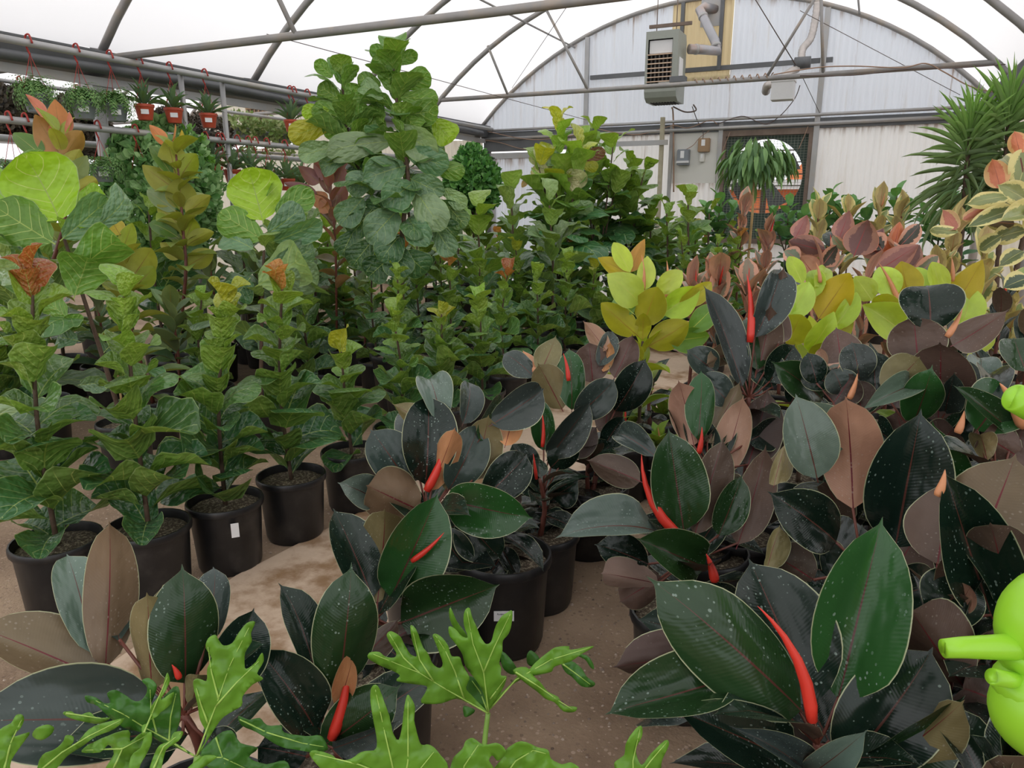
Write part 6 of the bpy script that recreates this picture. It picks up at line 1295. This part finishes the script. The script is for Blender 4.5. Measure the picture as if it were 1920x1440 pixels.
blade(t, Z2, [(895,785),(940,812),(975,860),(998,905),(950,912),(905,870)], d+.03, 0, 0, [], 'phil_dark', .014, 8)
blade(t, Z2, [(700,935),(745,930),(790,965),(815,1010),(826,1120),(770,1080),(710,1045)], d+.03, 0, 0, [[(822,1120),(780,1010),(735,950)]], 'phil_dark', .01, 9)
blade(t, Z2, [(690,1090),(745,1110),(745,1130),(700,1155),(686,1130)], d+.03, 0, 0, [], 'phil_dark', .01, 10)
blade(t, Z2, [(1045,800),(1070,780),(1110,815),(1110,850),(1075,870),(1045,850)], d+.05, 0, 0, [], 'phil_dark', .012, 11)
d = 1.08; s = P(830, 1650, d); t = thing('split_leaf_philodendron', 'philodendron with light green lobed leaves rising at the very bottom of the centre', 'potted plant', (s.x+.03, s.y-.05, 0), 'split-leaf philodendrons'); pot(t, .3, .26)
for q in ((730, 1500), (860, 1500), (960, 1490)): stem(t, [Vector((s.x+.03, s.y-.05, .22)), P(q[0]*.5+415, 1600, d), P(*q, d)], .006, .005, 'stem_green', 'petiole')
blade(t, Z2, [(340,1640),(100,1560),(-60,1500),(-120,1440),(-170,1380),(-175,1350),(-120,1345),(-60,1365),(-10,1400),(60,1385),(110,1350),(185,1340),(200,1290),(182,1180),(165,1080),(165,1000),(190,975),(215,1000),(240,1070),(270,1150),(290,1240),(322,1282),(342,1200),(352,1110),(370,1035),(395,1050),(415,1100),(410,1170),(428,1250),(452,1312),(500,1310),(560,1370),(600,1440),(560,1520),(450,1600)], d, .02, .08, [[(340,1620),(290,1440),(240,1220),(192,1000)],[(340,1600),(375,1400),(375,1200),(375,1060)],[(300,1500),(100,1420),(-150,1360)],[(350,1560),(520,1350)]], 'phil', .012, 12)
blade(t, Z2, [(600,1480),(612,1440),(632,1380),(680,1332),(702,1290),(740,1275),(800,1312),(870,1302),(915,1330),(920,1365),(880,1400),(850,1370),(830,1400),(860,1460),(800,1540),(680,1560)], d+.06, .0, .05, [[(680,1540),(690,1430),(770,1310)]], 'phil', .014, 13)
blade(t, Z2, [(850,1500),(880,1420),(910,1380),(938,1330),(1010,1293),(1100,1322),(1160,1340),(1180,1390),(1240,1420),(1290,1410),(1340,1450),(1300,1520),(1100,1560)], d+.08, .0, .05, [[(880,1540),(980,1400),(1080,1340),(1150,1360)]], 'phil', .018, 14)
d = 1.25; s = P(1190, 1620, d); t = thing('split_leaf_philodendron', 'philodendron showing one forked light green leaf tip at the bottom edge, right of centre', 'potted plant', (s.x, s.y, 0), 'split-leaf philodendrons'); pot(t, .28, .24)
stem(t, [Vector((s.x, s.y, .2)), P(1190, 1480, d)], .006, .005, 'stem_green', 'petiole')
blade(t, Z2, [(1640,1560),(1560,1480),(1535,1430),(1545,1400),(1590,1370),(1600,1310),(1640,1240),(1688,1203),(1692,1260),(1662,1320),(1660,1365),(1690,1425),(1740,1362),(1822,1284),(1843,1310),(1805,1395),(1795,1450),(1740,1540)], d, 0, .06, [[(1645,1540),(1640,1400),(1680,1220)],[(1650,1520),(1740,1400),(1830,1295)]], 'phil', .012, 15)
d = 1.18; s = P(365, 1560, d); t = thing('split_leaf_philodendron', 'philodendron at the lower left with a big upright bright leaf and many curly lobes', 'potted plant', (s.x+.02, s.y-.05, 0), 'split-leaf philodendrons'); pot(t, .3, .26)
stem(t, [Vector((s.x+.02, s.y-.05, .22)), P(366, 1500, d), P(370, 1417, d)], .007, .005, 'stem_green', 'petiole')
blade(t, Z1, [(1100,1370),(1150,1300),(1160,1240),(1125,1170),(1110,1080),(1086,970),(1110,940),(1162,952),(1165,880),(1190,822),(1157,765),(1170,712),(1210,690),(1232,722),(1260,752),(1308,735),(1340,682),(1388,628),(1436,620),(1412,680),(1416,730),(1380,790),(1376,850),(1382,885),(1438,845),(1473,795),(1482,840),(1445,910),(1480,940),(1420,972),(1362,1040),(1360,1090),(1290,1132),(1240,1172),(1170,1280),(1120,1365)], d-.03, .02, .06, [[(1108,1370),(1160,1230),(1215,1090),(1290,870),(1400,650)],[(1215,1090),(1330,960),(1455,840)],[(1170,1190),(1130,1080),(1105,990)],[(1230,1050),(1190,900),(1170,760)]], 'phil', .012, 16)
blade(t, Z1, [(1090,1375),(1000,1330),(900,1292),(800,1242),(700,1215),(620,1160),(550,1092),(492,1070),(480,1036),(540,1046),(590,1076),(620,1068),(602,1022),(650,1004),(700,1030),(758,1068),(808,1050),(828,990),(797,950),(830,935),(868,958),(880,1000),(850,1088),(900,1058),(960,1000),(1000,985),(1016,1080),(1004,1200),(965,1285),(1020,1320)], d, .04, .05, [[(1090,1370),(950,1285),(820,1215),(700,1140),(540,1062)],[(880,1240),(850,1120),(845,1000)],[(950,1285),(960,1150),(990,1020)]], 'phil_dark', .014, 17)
blade(t, Z1, [(800,1250),(800,1200),(842,1180),(850,1100),(900,1022),(925,950),(942,906),(956,950),(932,1002),(905,1058),(978,1012),(962,1078),(900,1130),(880,1152),(832,1182),(812,1250)], d-.04, 0, .02, [[(810,1240),(860,1120),(940,930)]], 'phil', .012, 18)
blade(t, Z1, [(210,1460),(235,1372),(300,1342),(350,1300),(372,1258),(412,1262),(408,1300),(372,1342),(440,1292),(500,1222),(600,1182),(700,1162),(642,1222),(540,1262),(472,1312),(380,1372),(320,1440),(260,1480)], d-.06, .02, .04, [[(230,1450),(350,1350),(500,1260),(680,1170)]], 'phil', .014, 19)
blade(t, Z1, [(840,1460),(868,1362),(900,1310),(950,1290),(980,1242),(1032,1236),(1002,1290),(932,1342),(900,1460)], d-.06, 0, 0, [[(865,1440),(920,1320),(1015,1245)]], 'phil', .012, 20)
blade(t, Z1, [(1040,1460),(1100,1400),(1150,1370),(1218,1376),(1182,1410),(1110,1460)], d-.06, 0, 0, [], 'phil', .012, 21)
blade(t, Z1, [(352,1132),(400,1120),(440,1145),(500,1126),(540,1160),(618,1160),(560,1192),(480,1182),(400,1160)], d+.03, 0, 0, [[(370,1132),(600,1165)]], 'phil', .01, 22)
blade(t, Z1, [(590,1460),(640,1362),(610,1310),(560,1352),(460,1352),(500,1310),(600,1262),(722,1230),(732,1290),(800,1242),(852,1250),(822,1320),(740,1372),(720,1460)], d-.02, 0, .03, [[(640,1440),(690,1330),(830,1255)],[(690,1330),(480,1340)]], 'phil', .016, 23)
blade(t, Z1, [(720,1500),(735,1380),(790,1330),(815,1260),(850,1240),(845,1320),(790,1420),(760,1500)], d-.05, 0, 0, [], 'phil', .014, 231)
blade(t, Z1, [(0,1480),(-60,1300),(0,1222),(60,1190),(90,1142),(125,1140),(136,1170),(112,1220),(64,1270),(168,1240),(122,1310),(62,1400),(50,1480)], d-.15, .02, .03, [[(20,1460),(60,1300),(125,1160)]], 'phil', .014, 24)
blade(t, Z1, [(182,1260),(200,1220),(260,1198),(303,1210),(290,1250),(230,1285)], d-.03, 0, 0, [], 'phil', .01, 25)
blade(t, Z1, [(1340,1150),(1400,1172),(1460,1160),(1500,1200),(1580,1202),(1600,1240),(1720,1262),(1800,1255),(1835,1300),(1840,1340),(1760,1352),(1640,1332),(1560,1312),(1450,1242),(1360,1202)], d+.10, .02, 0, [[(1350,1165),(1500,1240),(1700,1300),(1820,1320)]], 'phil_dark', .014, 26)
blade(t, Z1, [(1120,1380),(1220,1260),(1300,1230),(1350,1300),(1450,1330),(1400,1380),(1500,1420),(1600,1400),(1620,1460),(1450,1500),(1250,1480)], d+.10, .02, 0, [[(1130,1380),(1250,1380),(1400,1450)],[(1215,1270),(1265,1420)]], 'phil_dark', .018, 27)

# ------------------------------------------------------------------ lime green plastic ornament at the right edge
d = 1.15; c = P(2010, 1240, d); t = thing('plastic_garden_ornament', 'lime green plastic figure with rounded lobes and a nozzle at the right edge', 'ornament', (c.x, c.y, 0))
pxm = d/FPX; ex = Vector((math.cos(YAW), math.sin(YAW), 0)); ez = Vector((0, 0, 1)); ey = ex.cross(ez)
def ell(bm, cx, cy, rx, ry, rd, dd=0):
    r = bmesh.ops.create_uvsphere(bm, u_segments=28, v_segments=18, radius=1)
    for v in r['verts']: q = v.co.copy(); v.co = P(cx, cy, d+dd)+ex*q.x*rx*pxm+ey*q.y*rd*pxm+ez*q.z*ry*pxm
def ellobj(name, *a):
    bm = bmesh.new(); ell(bm, *a); me = bpy.data.meshes.new(name); bm.to_mesh(me); bm.free()
    for p_ in me.polygons: p_.use_smooth = True
    return link(name, me, M['lime_plastic'], t)
ellobj('upper_lobe', 1985, 1175, 108, 118, 90); ellobj('collar', 1980, 1228, 108, 56, 85, .01); ellobj('lower_lobe', 1995, 1330, 130, 108, 100); ellobj('lower_lobe', 1985, 1290, 116, 60, 90, .0)
def cone(name, pts_, rs, cap=False):
    o = MB().tube(pts_, rs, 24, cap).build(name, M['lime_plastic'], t, True); return o
cone('nozzle', [P(1771, 1216, d-.02), P(1769, 1216, d-.02), P(1800, 1214, d-.02), P(1895, 1213, d-.01), P(1960, 1213, d)], [9*pxm, 17*pxm, 19*pxm, 24*pxm, 26*pxm], True)
cone('peg', [P(1864, 1269, d-.04), P(1862, 1269, d-.04), P(1895, 1275, d-.02), P(1930, 1280, d)], [10*pxm, 15*pxm, 15*pxm, 16*pxm], True)
a, b_ = P(1902, 745, d-.04), P(2010, 800, d); dr = (b_-a).normalized()
o = MB().tube([a+dr*.03, a+dr*.002, a, a-dr*.001+Vector((0, 0, 0)), a+dr*.002, a+dr*.04, b_, P(2040, 900, d), P(2040, 1100, d)], [14*pxm, 17*pxm, 21*pxm, 23*pxm, 26*pxm, 28*pxm, 34*pxm, 38*pxm, 44*pxm], 24, False).build('hollow_arm', M['lime_plastic'], t, True)
tube('stand', [Vector((c.x, c.y, 0)), c-Vector((0, 0, .08))], .02, M['lime_plastic'], t, 12)
